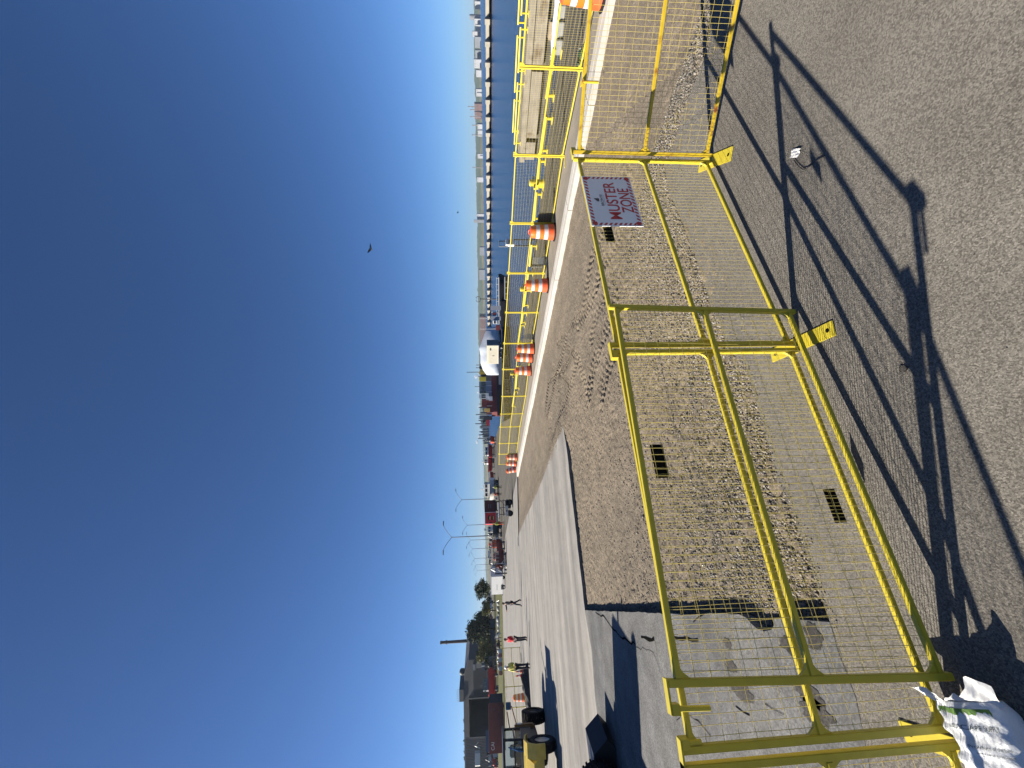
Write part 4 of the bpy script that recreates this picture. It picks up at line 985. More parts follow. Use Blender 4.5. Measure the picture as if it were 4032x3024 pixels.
# white cargo trailer
sp = Spot(2256, 2352, 1934, 1990, None); t = thing('cargo_trailer', 'white enclosed cargo trailer with its shaded grey end towards the dock', 'trailer', sp.p, sp.rz + R(-38)); h = sp.h * 1.02; L_ = sp.w * .84; B_ = sp.w * .62
k = MB(); k.rbox((0, B_ * .5, h * .16 + h * .42), (L_, B_, h * .82), .06); k.build('body', m_white, t, 'auto')
k = MB(); k.rbox((-L_ * .1, 0, h * .2), (L_ * .26, .12, h * .2), .04); k.build('wheel_arch', m_blackp, t); wheel(t, (-L_ * .1, .02, h * .135), h * .135, .22); wheel(t, (-L_ * .1, B_ * .95, h * .135), h * .135, .22)
k = MB(); k.bar((-L_ / 2, B_ / 2, h * .17), (-L_ / 2 - 1.2, B_ / 2, h * .17), .12); k.build('hitch', m_blackp, t)
k = MB(); k.box((-.1 * L_, -.006, h * .58), (.3 * L_, .01, .06)); k.box((.02 * L_, -.006, h * .58), (.1 * L_, .012, .03)); k.build('lettering', m_grey, t)
for z, nm in ((h * .965, 'roof_trim'), (h * .18, 'sill_trim')):
    k = MB(); k.box((0, -.004, z), (L_ * .98, .02, .07)); k.build(nm, m_steel, t)
# brown container
p1 = at(1985, 2765, 82); p0 = at(1989, 2964, 77); d = p1 - p0; d.z = 0; t = thing('shipping_container', 'brown corrugated shipping container with white lettering beyond the loader', 'container', (p0.x, p0.y, .0), math.atan2(d.y, d.x)); L_ = d.length; h = 62 * 78 / F; wb = 2.5
zb = p0.z
k = MB(); nrib = 44
for i in range(nrib):
    x = L_ * (i + .5) / nrib; k.box((x, .03 + wb / 2, zb + h / 2), (L_ / nrib * .5, wb + .04, h * .92))
k.box((L_ / 2, .03 + wb / 2, zb + h / 2), (L_ * .995, wb - .02, h * .9)); k.build('corrugated_wall', m_cont, t)
k = MB()
for z in (zb + .08, zb + h - .08):
    for y in (.0, wb + .06): k.box((L_ / 2, y, z), (L_, .14, .16))
for x in (.08, L_ - .08):
    for y in (.0, wb + .06): k.box((x, y, zb + h / 2), (.16, .15, h - .02))
k.build('frame', m_cont, t)
m_navyd = mat('dark_door', (.03, .03, .04), .6); m_roofw = mat('faded_roof', (.45, .36, .34), .6, var=.2); k = MB(); k.box((L_ / 2, wb / 2, zb + h + .015), (L_ * .97, wb * .9, .03)); k.build('roof', m_roofw, t)
k = MB(); k.box((L_ + .02, wb / 2, zb + h / 2), (.04, wb * .9, h * .88)); k.build('door', mat('slate_door', (.06, .075, .1), .6), t)
k = MB(); k.box((L_ + .75, -.05, zb + h / 2), (1.4, .08, h * .9)); k.build('door_leaf', m_navyd, t); k = MB(); k.box((L_ + 1.5, wb * .5, zb + h * .46), (.1, 1.6, h * .86)); k.build('door_leaf', mat('slate_door', (.06, .075, .1), .6), t)
for y in (.7, 1.1, 1.5, 1.9):
    k = MB(); k.tube([(L_ + .06, y, zb + .2), (L_ + .06, y, zb + h - .2)], .025, 6); k.build('lock_bar', m_grey, t)
xr = Matrix.Rotation(math.pi, 3, 'Z')
tx = text('lettering', 'CAI', L_ * .15, h * .2, (L_ * .14, -.085, zb + h * .76), m_white, t); 
# text reads from the side turned to the camera (local -Y), x runs the other way round
for ch in (tx,): ch.rotation_euler = (math.pi / 2, 0, 0)
text('lettering', 'CAIU 824 517', L_ * .15, h * .05, (L_ * .86, -.085, zb + h * .82), m_grey, t); k = MB(); k.box((L_ * .87, -.08, zb + h * .66), (.2, .01, .2)); k.build('decal', m_grey, t)
if zb > .1:
    for x in (.6, L_ - .6):
        k = MB(); k.box((x, wb / 2, zb / 2), (.5, wb, zb)); k.build('sleeper', m_blackp, t)
# lifeboats and cruisers standing in the yard
LB = 'red hulled lifeboats on the hard'
def yard_boat(label, y0, y1, x0, x1, xg, mh, mc, turn, cab=(0, .4, 1.5), **k):
    p = W(xg, (y0 + y1) / 2); m = depth(p) / F; w = (y1 - y0) * m; h = (xg - x0) * m
    return boat(label, p, facing(p) + turn, w / max(.45, abs(math.cos(turn))), min(3.4, w * .42), h * .36, mh, mc, stand=h * .17, cab=(cab[0], cab[1], min(cab[2], h * .36)) if cab else None, **k)
yard_boat('red lifeboat nearest the dock fence end with a white wheelhouse', 1802, 1856, 1902, 1944, 1947, m_red, m_white, R(200), group=LB, cab=(-.2, .3, 2.0), wheels=True)
yard_boat('red lifeboat with a row of white cabin windows behind the dock fence', 1748, 1800, 1905, 1944, 1946, m_red, m_white, R(10), group=LB, cab=(-.05, .62, 1.9))
yard_boat('dark red lifeboat between the lamp tower and the white cabin boat', 1856, 1893, 1915, 1945, 1950, m_red, m_dgrey, R(25), group=LB, cab=None)
yard_boat('white cabin cruiser with dark side windows behind the yard workers', 1886, 1968, 1899, 1948, 1962, m_white, m_white, R(160), cab=(-.02, .6, 1.7), wheels=True)
yard_boat('grey workboat on a trailer behind the yellow jacket worker', 2060, 2112, 1912, 1964, 1976, m_dgrey, m_white, R(185), cab=(-.05, .42, 2.1), wheels=True)
yard_boat('orange workboat with red gear on deck left of the grey workboat', 2122, 2168, 1930, 1972, 1988, m_dred, m_orange, R(5), cab=(.1, .6, 1.3))
yard_boat('oxblood hull on low stands near the white cargo trailer', 2170, 2240, 1940, 1984, 1994, m_dred, m_orange, R(186), cab=(.25, .2, 1.1), tower=False)
yard_boat('pink and dark red small boat raised behind the oxblood hull', 2178, 2226, 1935, 1960, 1974, m_dred, mat('salmon_paint', (.6, .28, .2), .5), R(8), cab=(.2, .5, .7), tower=False)
yard_boat('orange red boat with pale cabin frame beside the brown container', 2640, 2724, 1890, 1938, 1962, m_brightred, m_grey, R(12), cab=(-.12, .42, 2.0), wheels=True)
yard_boat('orange bowed boat beyond the turn of the dock', 1716, 1742, 1912, 1950, 1954, m_orange, m_grey, R(40), cab=(-.1, .4, 1.4))
# cluttered equipment: each a frame of scaffold tubes, drums and engines of its own
def rack(label, y0, y1, x0, x1, xg, ms, cat='equipment rack', n_=9, seed=0, group='stacked equipment in the yard'):
    sp = Spot(y0, y1, x0, xg); rr = random.Random(seed); t = thing('equipment_rack', label, cat, sp.p, sp.rz + R(rr.uniform(-12, 12)), group); w, h, dp = sp.w, sp.h, min(3., sp.w * .6)
    for x in (-1, 1):
        k = MB(); k.bar((x * w * .46, 0, 0), (x * w * .46, 0, h * .8), .09); k.bar((x * w * .46, dp, 0), (x * w * .46, dp, h * .8), .09); k.bar((x * w * .46, 0, h * .8), (x * w * .46, dp, h * .8), .09); k.build('upright', m_steel if rr.random() < .4 else m_dgrey, t)
    for z in (.3, .78):
        k = MB(); k.bar((-w * .48, 0, h * z), (w * .48, 0, h * z), .09); k.bar((-w * .48, dp, h * z), (w * .48, dp, h * z), .09); k.box((0, dp / 2, h * z - .02), (w * .9, dp, .04)); k.build('shelf', m_dgrey, t)
    for i in range(n_):
        k = MB(); x = w * rr.uniform(-.4, .4); z = h * rr.choice((.02, .31, .32, .79)); s = h * rr.uniform(.1, .24); q = rr.random()
        if q < .4: k.rbox((x, dp * rr.random(), z + s / 2), (s * rr.uniform(.8, 1.8), s, s), .03); nm = 'crate'
        elif q < .7: k.lathe([(0, 0), (s * .45, 0), (s * .45, s), (0, s)], 12, (x, dp * rr.random(), z)); nm = 'drum'
        else: k.tube([(x, 0, z), (x + s * .6, dp * .3, z + s * 1.4), (x + s * 1.4, dp * .5, z + s * .5)], s * .12, 6); nm = 'pipe'
        k.build(nm, rr.choice(ms), t, 'auto')
    return t
dk = [m_dgrey, m_blackp, m_grey, m_steel, m_dred]
rack('dark scaffold rack of gear left of the grey workboat', 2100, 2138, 1926, 1962, 1978, dk + [m_white], seed=1)
rack('scaffold of dark gear behind the orange workboat', 2140, 2172, 1930, 1972, 1985, dk + [m_orange], seed=2)
rack('rack of grey pipes between the salmon boat and the cargo trailer', 2218, 2258, 1938, 1970, 1996, dk + [m_white, m_steel], seed=3, n_=13)
rack('dark pile of outboard engines under the dark building', 2588, 2634, 1896, 1945, 1957, [m_blackp, m_dgrey, m_grey, m_white], seed=4, n_=22)
rack('rack of engines beside the orange red boat', 2632, 2660, 1905, 1944, 1958, [m_blackp, m_dgrey, m_grey, m_red], seed=5, n_=16)
rack('white and grey machinery under the grey facade beyond the brown container', 2935, 3010, 1872, 1912, 1962, [m_white, m_grey, m_steel, m_blackp], seed=6, n_=24)
rack('dark gear standing on the dock beyond the red lifeboats', 1744, 1800, 1938, 1948, 1954, dk, seed=7, n_=12)
# vehicles parked by the grass
def vehicle(label, y0, y1, x0, x1, mb_, kind, turn=0., cat='pickup truck', group='parked vehicles beyond the grass'):
    sp = Spot(y0, y1, x0, x1); w = sp.w; L_ = w / max(.5, abs(math.cos(turn))); h = L_ * .36; t = thing('parked_vehicle', label, cat, sp.p, sp.rz + turn, group); B_ = L_ * .36
    prof = {'pickup': [(-.5, .12), (-.5, .24), (-.46, .25), (-.30, .26), (-.2, .36), (.02, .36), (.06, .25), (.5, .24), (.5, .12)], 'van': [(-.5, .12), (-.5, .24), (-.42, .27), (-.33, .40), (.48, .41), (.5, .38), (.5, .12)]}[kind]
    k = MB(); k.prism([(x * L_, z * L_) for x, z in prof], B_); k.build('body', mb_, t)
    k = MB()
    for s in (-1, 1): k.prism([(x * L_, z * L_) for x, z in ([(-.27, .265), (-.19, .345), (0, .345), (.03, .265)] if kind == 'pickup' else [(-.34, .3), (-.30, .38), (-.06, .38), (-.06, .3)])], .02, Matrix.Translation((0, s * B_ / 2, 0)))
    k.build('window', m_glass, t)
    for x in (-.31, .31):
        for s in (-1, 1): wheel(t, (x * L_, s * B_ * .46, L_ * .075), L_ * .075, L_ * .05)
    k = MB()
    for s in (-1, 1): k.box((-.5 * L_ - .01, s * B_ * .36, .2 * L_), (.03, B_ * .16, L_ * .025))
    k.build('headlight', m_refl, t); return t
vehicle('white pickup truck parked behind the white cargo trailer', 2330, 2362, 1917, 1936, m_white, 'pickup', R(15))
vehicle('white van parked at the edge of the grass', 2366, 2402, 1922, 1942, m_white, 'van', R(35), 'van')
vehicle('dark red pickup truck beside the white van', 2400, 2436, 1926, 1941, m_dred, 'pickup', R(-5))
vehicle('dark red truck with a white stripe under the big tree', 2436, 2476, 1924, 1941, m_dred, 'van', R(5), 'van')
vehicle('white pickup truck behind the pink barrier', 2566, 2598, 1922, 1944, m_white, 'pickup', R(-70))
vehicle('white truck seen over the scaffold left of the grey workboat', 2078, 2108, 1912, 1934, m_white, 'van', R(10), 'truck')
vehicle('dark boxy truck behind the orange workboat', 2148, 2168, 1914, 1934, m_blackp, 'van', R(8), 'truck')
vehicle('white and black truck behind the salmon boat', 2170, 2200, 1913, 1934, m_white, 'van', R(-12), 'truck')
vehicle('grey truck near the cargo trailer', 2204, 2226, 1914, 1934, m_grey, 'van', R(6), 'truck')
# lone marker blocks on the pavement
for (a, lab) in (((2041, 2133), 'small dark drain cover on the pavement beyond the dirt'), ((2052, 2589), 'small dark block lying behind the yard fence'), ((1996, 2708), 'dark drain slot at the edge of the grass'), ((1996, 2740), 'second dark drain slot at the edge of the grass')):
    p, mpp = spot(*a); t = thing('drain_cover', lab, 'drain cover', p, facing(p), 'dark covers on the pavement'); k = MB(); k.box((0, 0, .012), (.75, .45, .024)); k.build('frame', m_dgrey, t); k = MB()
    for i in range(5): k.box((-.28 + .14 * i, 0, .028), (.05, .36, .012))
    k.build('bar', m_blackp, t)
# row of chain and anchor parts on the grass
rr = random.Random(11)
for i in range(13):
    y = 2374 + i * 21.; p, mpp = spot(1966 + rr.uniform(-2, 3), y); s = .9 + rr.random() * .9
    t = thing('buoy_part', f'grey steel buoy part on the grass, number {i+1} counted from the cargo trailer' if False else ['pale round', 'rusty hooped', 'dark flat', 'white domed', 'grey ribbed', 'black ringed', 'long pale', 'squat dark', 'bright', 'small grey', 'tilted', 'twin lobed', 'last'][i] + ' steel buoy part in the row on the grass', 'buoy part', p + Vector((0, 0, .02)), rr.uniform(0, 6), 'steel parts lying in a row on the grass')
    k = MB(); k.lathe([(0, 0), (s * .5, 0), (s * .55, s * .25), (s * .3, s * .5), (0, s * .55)], 12); k.build('float', rr.choice([m_white, m_grey, m_blackp, m_steel]), t, 'auto')
    k = MB(); k.tube([(s * .4, 0, .1), (s * .9, 0, s * .5), (s * 1.4, 0, .12)], .07, 6); k.bar((-s * .4, 0, .2), (-s * 1.6, .2, .15), .16); k.build('frame', rr.choice([m_dgrey, m_steel, m_blackp]), t)
p, mpp = spot(1972, 2506); t = thing('metal_frame', 'bent white metal frame standing on the grass behind the red shirt man', 'frame', p + Vector((0, 0, .02)), facing(p)); k = MB(); w = 22 * mpp; h = 24 * mpp
k.tube([(-w * .5, 0, 0), (-w * .2, 0, h), (w * .2, 0, h * .8), (w * .5, 0, 0)], .09, 6); k.tube([(-w * .35, .6, 0), (0, .5, h * .95), (w * .4, .6, 0)], .09, 6); k.build('tube', m_white, t); k = MB(); k.box((w * 1.2, 0, .5), (w * 2.6, .3, .2)); k.build('beam', m_white, t)
p, mpp = spot(1978, 2606); t = thing('barrier', 'long pink and white barrier lying along the grass edge', 'barrier', p + Vector((0, 0, .02)), facing(p)); w = 84 * mpp
for i in range(6):
    k = MB(); k.rbox(((i - 2.5) / 6 * w, 0, .42), (w / 6 * .96, .5, .84), .1); k.build('segment', mat('faded_pink', (.45, .2, .17), .7) if i % 2 == 0 else m_white, t)
p, mpp = spot(1976, 2548); t = thing('steel_rack', 'rust red steel rack with posts beside the pink barrier', 'rack', p + Vector((0, 0, .02)), facing(p)); w = 62 * mpp; k = MB()
for i in range(6): k.bar((-w / 2 + w * i / 5, 0, 0), (-w / 2 + w * i / 5, 0, 1.5), .14)
k.build('post', m_dred, t); k = MB(); k.bar((-w / 2, 0, 1.4), (w / 2, 0, 1.4), .14); k.bar((-w / 2, 0, .6), (w / 2, 0, .6), .14); k.build('beam', m_dred, t)
# heap of broken asphalt
p = W(2083, 2706); mpp = depth(p) / F
crumple('asphalt_heap', p + Vector((0, 0, -.03)), 160 * mpp / 2 * .95, .75, .62, mat('broken_asphalt', (.035, .034, .033), .9, var=.5, scale=12, bump=.6), 'low heap of broken black asphalt beside the loader', 'heap', facing(p), 21, 40)

# light poles: doubled arms with a lamp at each end
def make_pole(label):
    t = thing('light_pole', label, 'light pole', group='double armed light poles in the yard')
    k = MB(); k.tube([(0, 0, 0), (0, 0, 6), (0, 0, 10.2)], [.13, .1, .075], 10); k.box((0, 0, .2), (.5, .5, .4)); k.build('pole', m_pgrey, t, 'auto')
    for s in (-1, 1):
        k = MB(); k.tube([(0, 0, 10.1), (s * .9, 0, 10.9), (s * 1.9, 0, 11.6), (s * 2.3, 0, 11.75)], .05, 6); a = k.build('arm', m_pgrey, t, 'auto')
        k = MB(); k.rbox((s * 2.75, 0, 11.78), (.95, .34, .16), .05); k.build('lamp', m_pgrey, a)
    return t
m_pgrey = mat('pole_grey', (.16, .18, .21), .5, .3, var=.1)
P0 = None
plab = ['tallest nearest light pole above the grey workboat', 'light pole behind the dark oxblood trailer', 'light pole beside the red emblem trailer', 'light pole just left of the tallest one', 'fifth light pole of the receding row', 'sixth light pole of the receding row', 'seventh light pole of the receding row', 'farthest light pole of the row']
for i, (x, y) in enumerate(((1777, 2116), (1817, 1968), (1839, 2068), (1852, 2127), (1860, 2161), (1869, 2199), (1876, 2224), (1880, 2246))):
    hz = 1886 + .0169 * y; dep = (10.2 - H) * F / (hz - x); p = at(x, y, dep); p.z = 0
    o = P0 = make_pole(plab[0]) if i == 0 else copy_tree(P0); o['label'] = plab[i]; o.location = p; o.rotation_euler = (0, 0, facing(p) + R(random.uniform(-12, 12)))

# ---- trees
leaf_m = [mat('leaf_dark', (.018, .032, .010), .8, var=.4, scale=.6), mat('leaf_mid', (.045, .065, .015), .8, var=.4, scale=.6), mat('leaf_yellow', (.16, .14, .025), .8, var=.3, scale=.6)]
m_bark = mat('bark', (.05, .04, .03), .9, var=.3)
def tree(label, p, hgt, rad, mix, seed, n=2600, cat='tree', group='trees beyond the grass', zlow=.12):
    rg = np.random.default_rng(seed); t = thing('broadleaf_tree', label, cat, p, rg.random() * 6, group)
    k = MB(); k.tube([(0, 0, 0), (.1, 0, hgt * .3), (0, .1, hgt * .6), (.1, .1, hgt * .85)], [rad * .07, rad * .055, rad * .035, rad * .012], 8); tr_ = k.build('trunk', m_bark, t, True); k = MB()
    cl = []
    for i in range(15):
        a = rg.random() * 6.28; z = hgt * (zlow + .18 + (.72 - zlow) * rg.random()); r_ = rad * .72 * (1 - ((z / hgt - .5) / .62) ** 2) ** .5 * rg.random() ** .5
        c = np.array([r_ * math.cos(a), r_ * math.sin(a), z]); cl.append((c, rad * (.3 + .22 * rg.random()))); k.tube([(0, 0, z * .6), tuple(c * [.5, .5, .85]), tuple(c)], [rad * .03, rad * .02, rad * .006], 5)
    k.build('limb', m_bark, tr_)
    ci = rg.integers(0, len(cl), n); d = rg.normal(0, 1, (n, 3)); d /= np.linalg.norm(d, axis=1)[:, None]
    rr_ = np.array([cl[i][1] for i in ci]) * (rg.random(n) ** .4) * (1 + .15 * rg.normal(0, 1, n)); c = np.array([cl[i][0] for i in ci]) + d * rr_[:, None] * [1, 1, .8]
    c[:, 2] = np.maximum(c[:, 2], hgt * zlow * rg.random(n)); s = hgt * .032 * (.6 + .9 * rg.random(n))
    a = rg.normal(0, 1, (n, 3)); a /= np.linalg.norm(a, axis=1)[:, None]; b_ = np.cross(a, rg.normal(0, 1, (n, 3))); b_ /= np.linalg.norm(b_, axis=1)[:, None]
    v = np.stack([c - a * s[:, None], c - b_ * s[:, None] * .6, c + a * s[:, None], c + b_ * s[:, None] * .6], 1).reshape(-1, 3)
    f = np.arange(4 * n).reshape(n, 4); cm = rg.choice(3, len(cl), p=mix); np_mesh('crown', v, f, leaf_m, t, mi=cm[ci])
def tree_px(label, yc, half, xt, dep, mix, seed, n=2600, **kw):
    p = at(1941, yc, dep); p.z = 0; hgt = ((1886 + .0169 * yc) - xt) * dep / F + H; tree(label, p, hgt, half * dep / F, mix, seed, n, **kw)
tree_px('round green tree behind the white cargo trailer', 2318, 44, 1866, 175, (.35, .5, .15), 1, 3600)
tree_px('yellowing low tree between the two dark trees', 2404, 30, 1893, 165, (.1, .35, .55), 2, 2000)
tree_px('dark bush filling the gap behind the yellowing tree', 2372, 26, 1893, 185, (.8, .2, 0), 3, 1500, zlow=.02)
tree_px('tallest dark tree near the brick chimney', 2476, 58, 1842, 180, (.75, .25, 0), 4, 4600)
tree_px('dark broad tree leaning against the tallest tree', 2438, 34, 1868, 190, (.8, .2, 0), 5, 2400)
tree_px('yellow green tree beside the dark building', 2566, 46, 1874, 165, (.12, .55, .33), 6, 3600)
tree_px('dark tree below the chimney', 2520, 40, 1880, 195, (.7, .3, 0), 8, 2600, zlow=.02)
rg_ = random.Random(5)
for i in range(7):
    tree_px(['small', 'rounded', 'bushy', 'spreading', 'leafy', 'dense', 'last'][i] + ' treetop showing over the long roof of the dark building', 2790 + i * 38, 22, 1815 + rg_.randint(0, 4), 330, (.4, .5, .1), 20 + i, 900, group='treetops over the roof')

# ---- chimney and dark building
p = at(1900, 2520, 300); p.z = 0; t = thing('brick_chimney', 'tall dark smokestack rising behind the trees', 'chimney', p); hh = (1928.6 - 1736) * 300 / F + H
m_brick = mat('dark_brick', (.045, .03, .03), .9, var=.2, scale=.5); k = MB(); k.lathe([(1.35, 0), (1.0, hh * .9), (1.0, hh)], 20); k.build('shaft', m_brick, t, 'auto')
k = MB(); k.lathe([(1.05, hh * .875), (1.45, hh * .88), (1.45, hh * .9), (1.05, hh * .905)], 20); k.build('gallery', m_brick, t, 'auto'); k = MB(); k.lathe([(1.03, hh * .97), (1.2, hh * .975), (1.2, hh + .2), (.7, hh + .2)], 20); k.build('cap', m_blackp, t, 'auto')
DB = 180.; b0 = at(1945, 2590, DB); b1 = at(1945, 3180, DB); b0.z = b1.z = 0; d = b0 - b1; Lb = d.length
t = thing('industrial_shed', 'huge dark metal clad shed with an open hangar door', 'building', (b1.x, b1.y, 0), math.atan2(d.y, d.x)); mb_ = DB / F
def bx(y): return (3180 - y) * Lb / 590.
def bz(x, y): return ((1886 + .0169 * y) - x) * mb_ + H
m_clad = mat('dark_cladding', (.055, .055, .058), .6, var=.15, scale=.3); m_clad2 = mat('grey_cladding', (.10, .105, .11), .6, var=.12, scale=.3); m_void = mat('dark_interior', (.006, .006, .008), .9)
# main wall either side of the open door, lintel above
D0, D1 = bx(2896), bx(2742); zr = bz(1827, 2800); zd = bz(1848, 2820)
k = MB()
k.prism([(bx(2742), 0), (bx(2592), 0), (bx(2592), bz(1845, 2592)), (bx(2611), bz(1840, 2611)), (bx(2656), bz(1827, 2656)), (bx(2742), zr)], 30, Matrix.Translation((0, 15, 0)))
k.b2((D0, 0, zd), (D1, 30, zr)); k.b2((D0, 28, 0), (D1, 30, zd)); k.build('wall', m_clad, t)
k = MB(); k.b2((0, .3, 0), (D0, 30, zr - .05)); k.build('wall', m_clad2, t)
k = MB(); 
for i in range(40):
    x = bx(2742) + (bx(2595) - bx(2742)) * (i + .5) / 40; k.box((x, -.06, bz(1880, 2650) * .5 + .5), (.18, .12, bz(1850, 2650) - .6))
for i in range(46): k.box((D0 * (i + .5) / 46, .24, zr * .5), (.16, .12, zr * .96))
k.build('cladding_rib', m_clad, t)
for y, x0, x1, nm in ((2742, 1827, 1960, 'door_frame'), (2896, 1827, 1960, 'door_frame')):
    k = MB(); k.box((bx(y), -.15, zd / 2), (.7, .5, zd)); k.build(nm, m_dgrey, t)
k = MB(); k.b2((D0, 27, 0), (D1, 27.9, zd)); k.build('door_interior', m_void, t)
k = MB(); k.b2((bx(2752), -.3, zr + .01), (bx(2705), 12, bz(1809, 2730))); v_ = k.build('roof_unit', m_dgrey, t); k = MB(); zz = bz(1809, 2730)
for i in range(7): x = bx(2752) + (bx(2705) - bx(2752)) * i / 6; k.bar((x, 0, zz), (x, 0, zz + 1.2), .07)
for q in (.6, 1.15): k.bar((bx(2752), 0, zz + q), (bx(2705), 0, zz + q), .07)
k.build('railing', m_steel, v_)
k = MB(); k.b2((bx(3180), 6, zr + .01), (bx(2760), 10, zr + .5)); k.build('roof_ridge', m_clad2, t)
k = MB(); k.b2((bx(2613), -2.2, bz(1905, 2600)), (bx(2588), -.05, bz(1875, 2600))); k.build('annex', m_clad2, t); k = MB(); k.b2((bx(2632), -.4, bz(1872, 2620)), (bx(2608), -.06, bz(1862, 2620))); k.build('awning', m_grey, t)
k = MB(); k.tube([(bx(2596), 1, bz(1880, 2596)), (bx(2582), 1, bz(1880, 2582)), (bx(2574), 1, bz(1884, 2574)), (bx(2574), 1, bz(1900, 2574))], .4, 8); k.build('duct', m_steel, t, 'auto')
k = MB(); k.lathe([(0, 0), (1.3, 0), (1.5, 1.4), (.9, 2.2), (0, 2.4)], 14, (bx(2655), 3, bz(1828, 2655))); k.build('roof_vent', m_dgrey, t, 'auto')
p = at(1945, 2915, 120); p.z = 0; t = thing('store_cabin', 'small blue grey cabin before the open hangar door', 'cabin', p, facing(p)); k = MB(); k.rbox((0, 0, 2.3), (5, 3, 4.6), .1); k.build('body', mat('slate_blue', (.07, .10, .16), .6), t); k = MB(); k.box((-1, -1.52, 1.1), (1, .05, 2.1)); k.build('door', m_grey, t)
vehicle('red and white work truck under the grey facade', 2950, 3010, 1903, 1962, m_red, 'van', R(8), 'truck')
# ---- yellow loader at the left edge
w0 = W(2187, 2902); w1 = W(2141, 2792); d = w1 - w0; WB = d.length; t = thing('yard_loader', 'yellow loader with black cab, big ribbed tyre and dark red bucket at the photo edge', 'loader', w0, math.atan2(d.y, d.x))
m_pane = bpy.data.materials.new('clear_pane'); m_pane.use_nodes = True; n = m_pane.node_tree.nodes; l = m_pane.node_tree.links; n.clear()
o_ = n.new('ShaderNodeOutputMaterial'); tr_ = n.new('ShaderNodeBsdfTransparent'); tr_.inputs[0].default_value = (.75, .82, .85, 1); gl_ = n.new('ShaderNodeBsdfGlossy'); gl_.inputs[1].default_value = .03; mx = n.new('ShaderNodeMixShader'); mx.inputs[0].default_value = .12
l.new(tr_.outputs[0], mx.inputs[1]); l.new(gl_.outputs[0], mx.inputs[2]); l.new(mx.outputs[0], o_.inputs[0])
m_ly = mat('loader_yellow', (.42, .31, .05), .5, var=.15, scale=3); m_lb = mat('loader_brown', (.20, .10, .03), .5, var=.15, scale=3)
wheel(t, (0, .2, .6), .6, .36); wheel(t, (0, 1.9, .6), .6, .36); wheel(t, (WB, .25, .58), .58, .5, tread=True, rim=m_blackp); wheel(t, (WB, 1.9, .58), .58, .5, tread=True)
k = MB(); k.rbox((WB * .45, 1.05, .78), (WB * 1.1, 1.3, .4), .06); k.build('chassis', m_blackp, t)
c_ = WB * .48; k = MB()
for x in (c_ - .75, c_ + .75):
    for y in (.35, 1.75): k.bar((x, y, .95), (x + (.12 if x < c_ else 0), y, 2.2), .09)
k.box((c_, 1.05, 1.15), (1.56, 1.46, .5)); k.rbox((c_ + .05, 1.05, 2.24), (1.75, 1.65, .1), .03); k.bar((c_ - .75, .35, 1.75), (c_ + .75, .35, 1.75), .06); k.bar((c_ - .72, .35, 1.75), (c_ - .72, 1.75, 1.75), .06); k.build('cab', m_blackp, t)
k = MB()
for y in (.34, 1.76): k.box((c_, y, 1.83), (1.4, .012, .72))
k.box((c_ - .7, 1.05, 1.83), (.012, 1.3, .72)); k.build('window', m_pane, t)
k = MB(); k.rbox((c_ - .1, 1.0, 1.35), (.5, .5, .12), .04); k.rbox((c_ + .18, 1.0, 1.65), (.14, .46, .6), .04); k.build('seat', m_dgrey, t)
k = MB(); loft(k, [[(x, y0_ * s + 1.05, z) for y0_, z in ((-.68, .62), (-.66, zt * .8), (-.5, zt), (.5, zt), (.66, zt * .8), (.68, .62))] for x, zt, s in ((c_ - .85, 1.38, 1), (c_ - 1.5, 1.36, 1), (c_ - 2.2, 1.25, .97), (c_ - 2.6, 1.05, .88))]); k.build('hood', m_ly, t, 'auto')
k = MB(); k.prism([(-.75, .55), (-.78, .95), (-.55, 1.3), (-.1, 1.42), (.4, 1.36), (.62, 1.2), (.55, 1.2), (.35, 1.29), (-.1, 1.34), (-.48, 1.22), (-.68, .92), (-.66, .55)], .5, Matrix.Translation((0, .22, 0))); k.build('fender', m_ly, t)
k = MB(); k.lathe([(0, 0), (.12, 0), (.16, -.03)], 14, (c_ - 1.7, .38, 1.12), Matrix.Rotation(R(90), 3, 'X')); k.box((c_ - 1.3, .375, 1.1), (.16, .03, .3)); k.build('headlight', m_blackp, t)
k = MB(); k.rbox((c_ + 1.05, 1.0, 1.15), (.32, 1.5, 1.0), .05); k.build('engine_panel', m_lb, t); k = MB(); k.box((c_ + 1.05, .24, 1.4), (.2, .02, .2)); k.box((c_ + .885, .9, 1.45), (.02, .4, .16)); k.build('decal', m_white, t)
text('lettering', 'CAT', .34, .16, (c_ + .1, .33, 1.38), m_white, t)
for a, b_ in (((c_ + 1.0, .4, 1.5), (WB + .5, -.1, 1.7)), ((c_ + .6, .3, 1.9), (WB * .7, -.3, 2.0))):
    k = MB(); k.bar(a, b_, .05); k.build('mirror_arm', m_lb, t)
k = MB(); k.rbox((WB + .5, -.12, 1.86), (.05, .34, .28), .02); k.build('mirror', m_bglass, t)
k = MB(); k.tube([(c_ - 1.2, 1.5, 1.3), (c_ - 1.2, 1.5, 2.5), (c_ - 1.1, 1.5, 2.62)], .05, 8); k.build('exhaust', m_blackp, t)
k = MB(); bx0 = c_ - 2.9; k.prism([(bx0, .5), (bx0 + .75, .45), (bx0 + .95, .7), (bx0 + .8, 1.5), (bx0 + .7, 1.5), (bx0 + .8, .75), (bx0, .6)], 1.5, Matrix.Translation((0, 2.7, 0))); k.box((bx0 + .45, 1.95, .95), (.8, .06, .9)); k.build('bucket', mat('bucket_red', (.16, .04, .045), .55, var=.2), t)
k = MB(); k.bar((c_ - .9, 1.7, 1.1), (bx0 + .8, 2.3, .9), .14, .2); k.build('arm', m_ly, t)
k = MB(); k.prism([(c_ - .95, 1.35), (c_ - .85, 2.05), (c_ - 1.35, 1.65), (c_ - 1.45, 1.38)], .04, Matrix.Translation((0, .55, 0))); k.build('side_window', m_bglass, t)
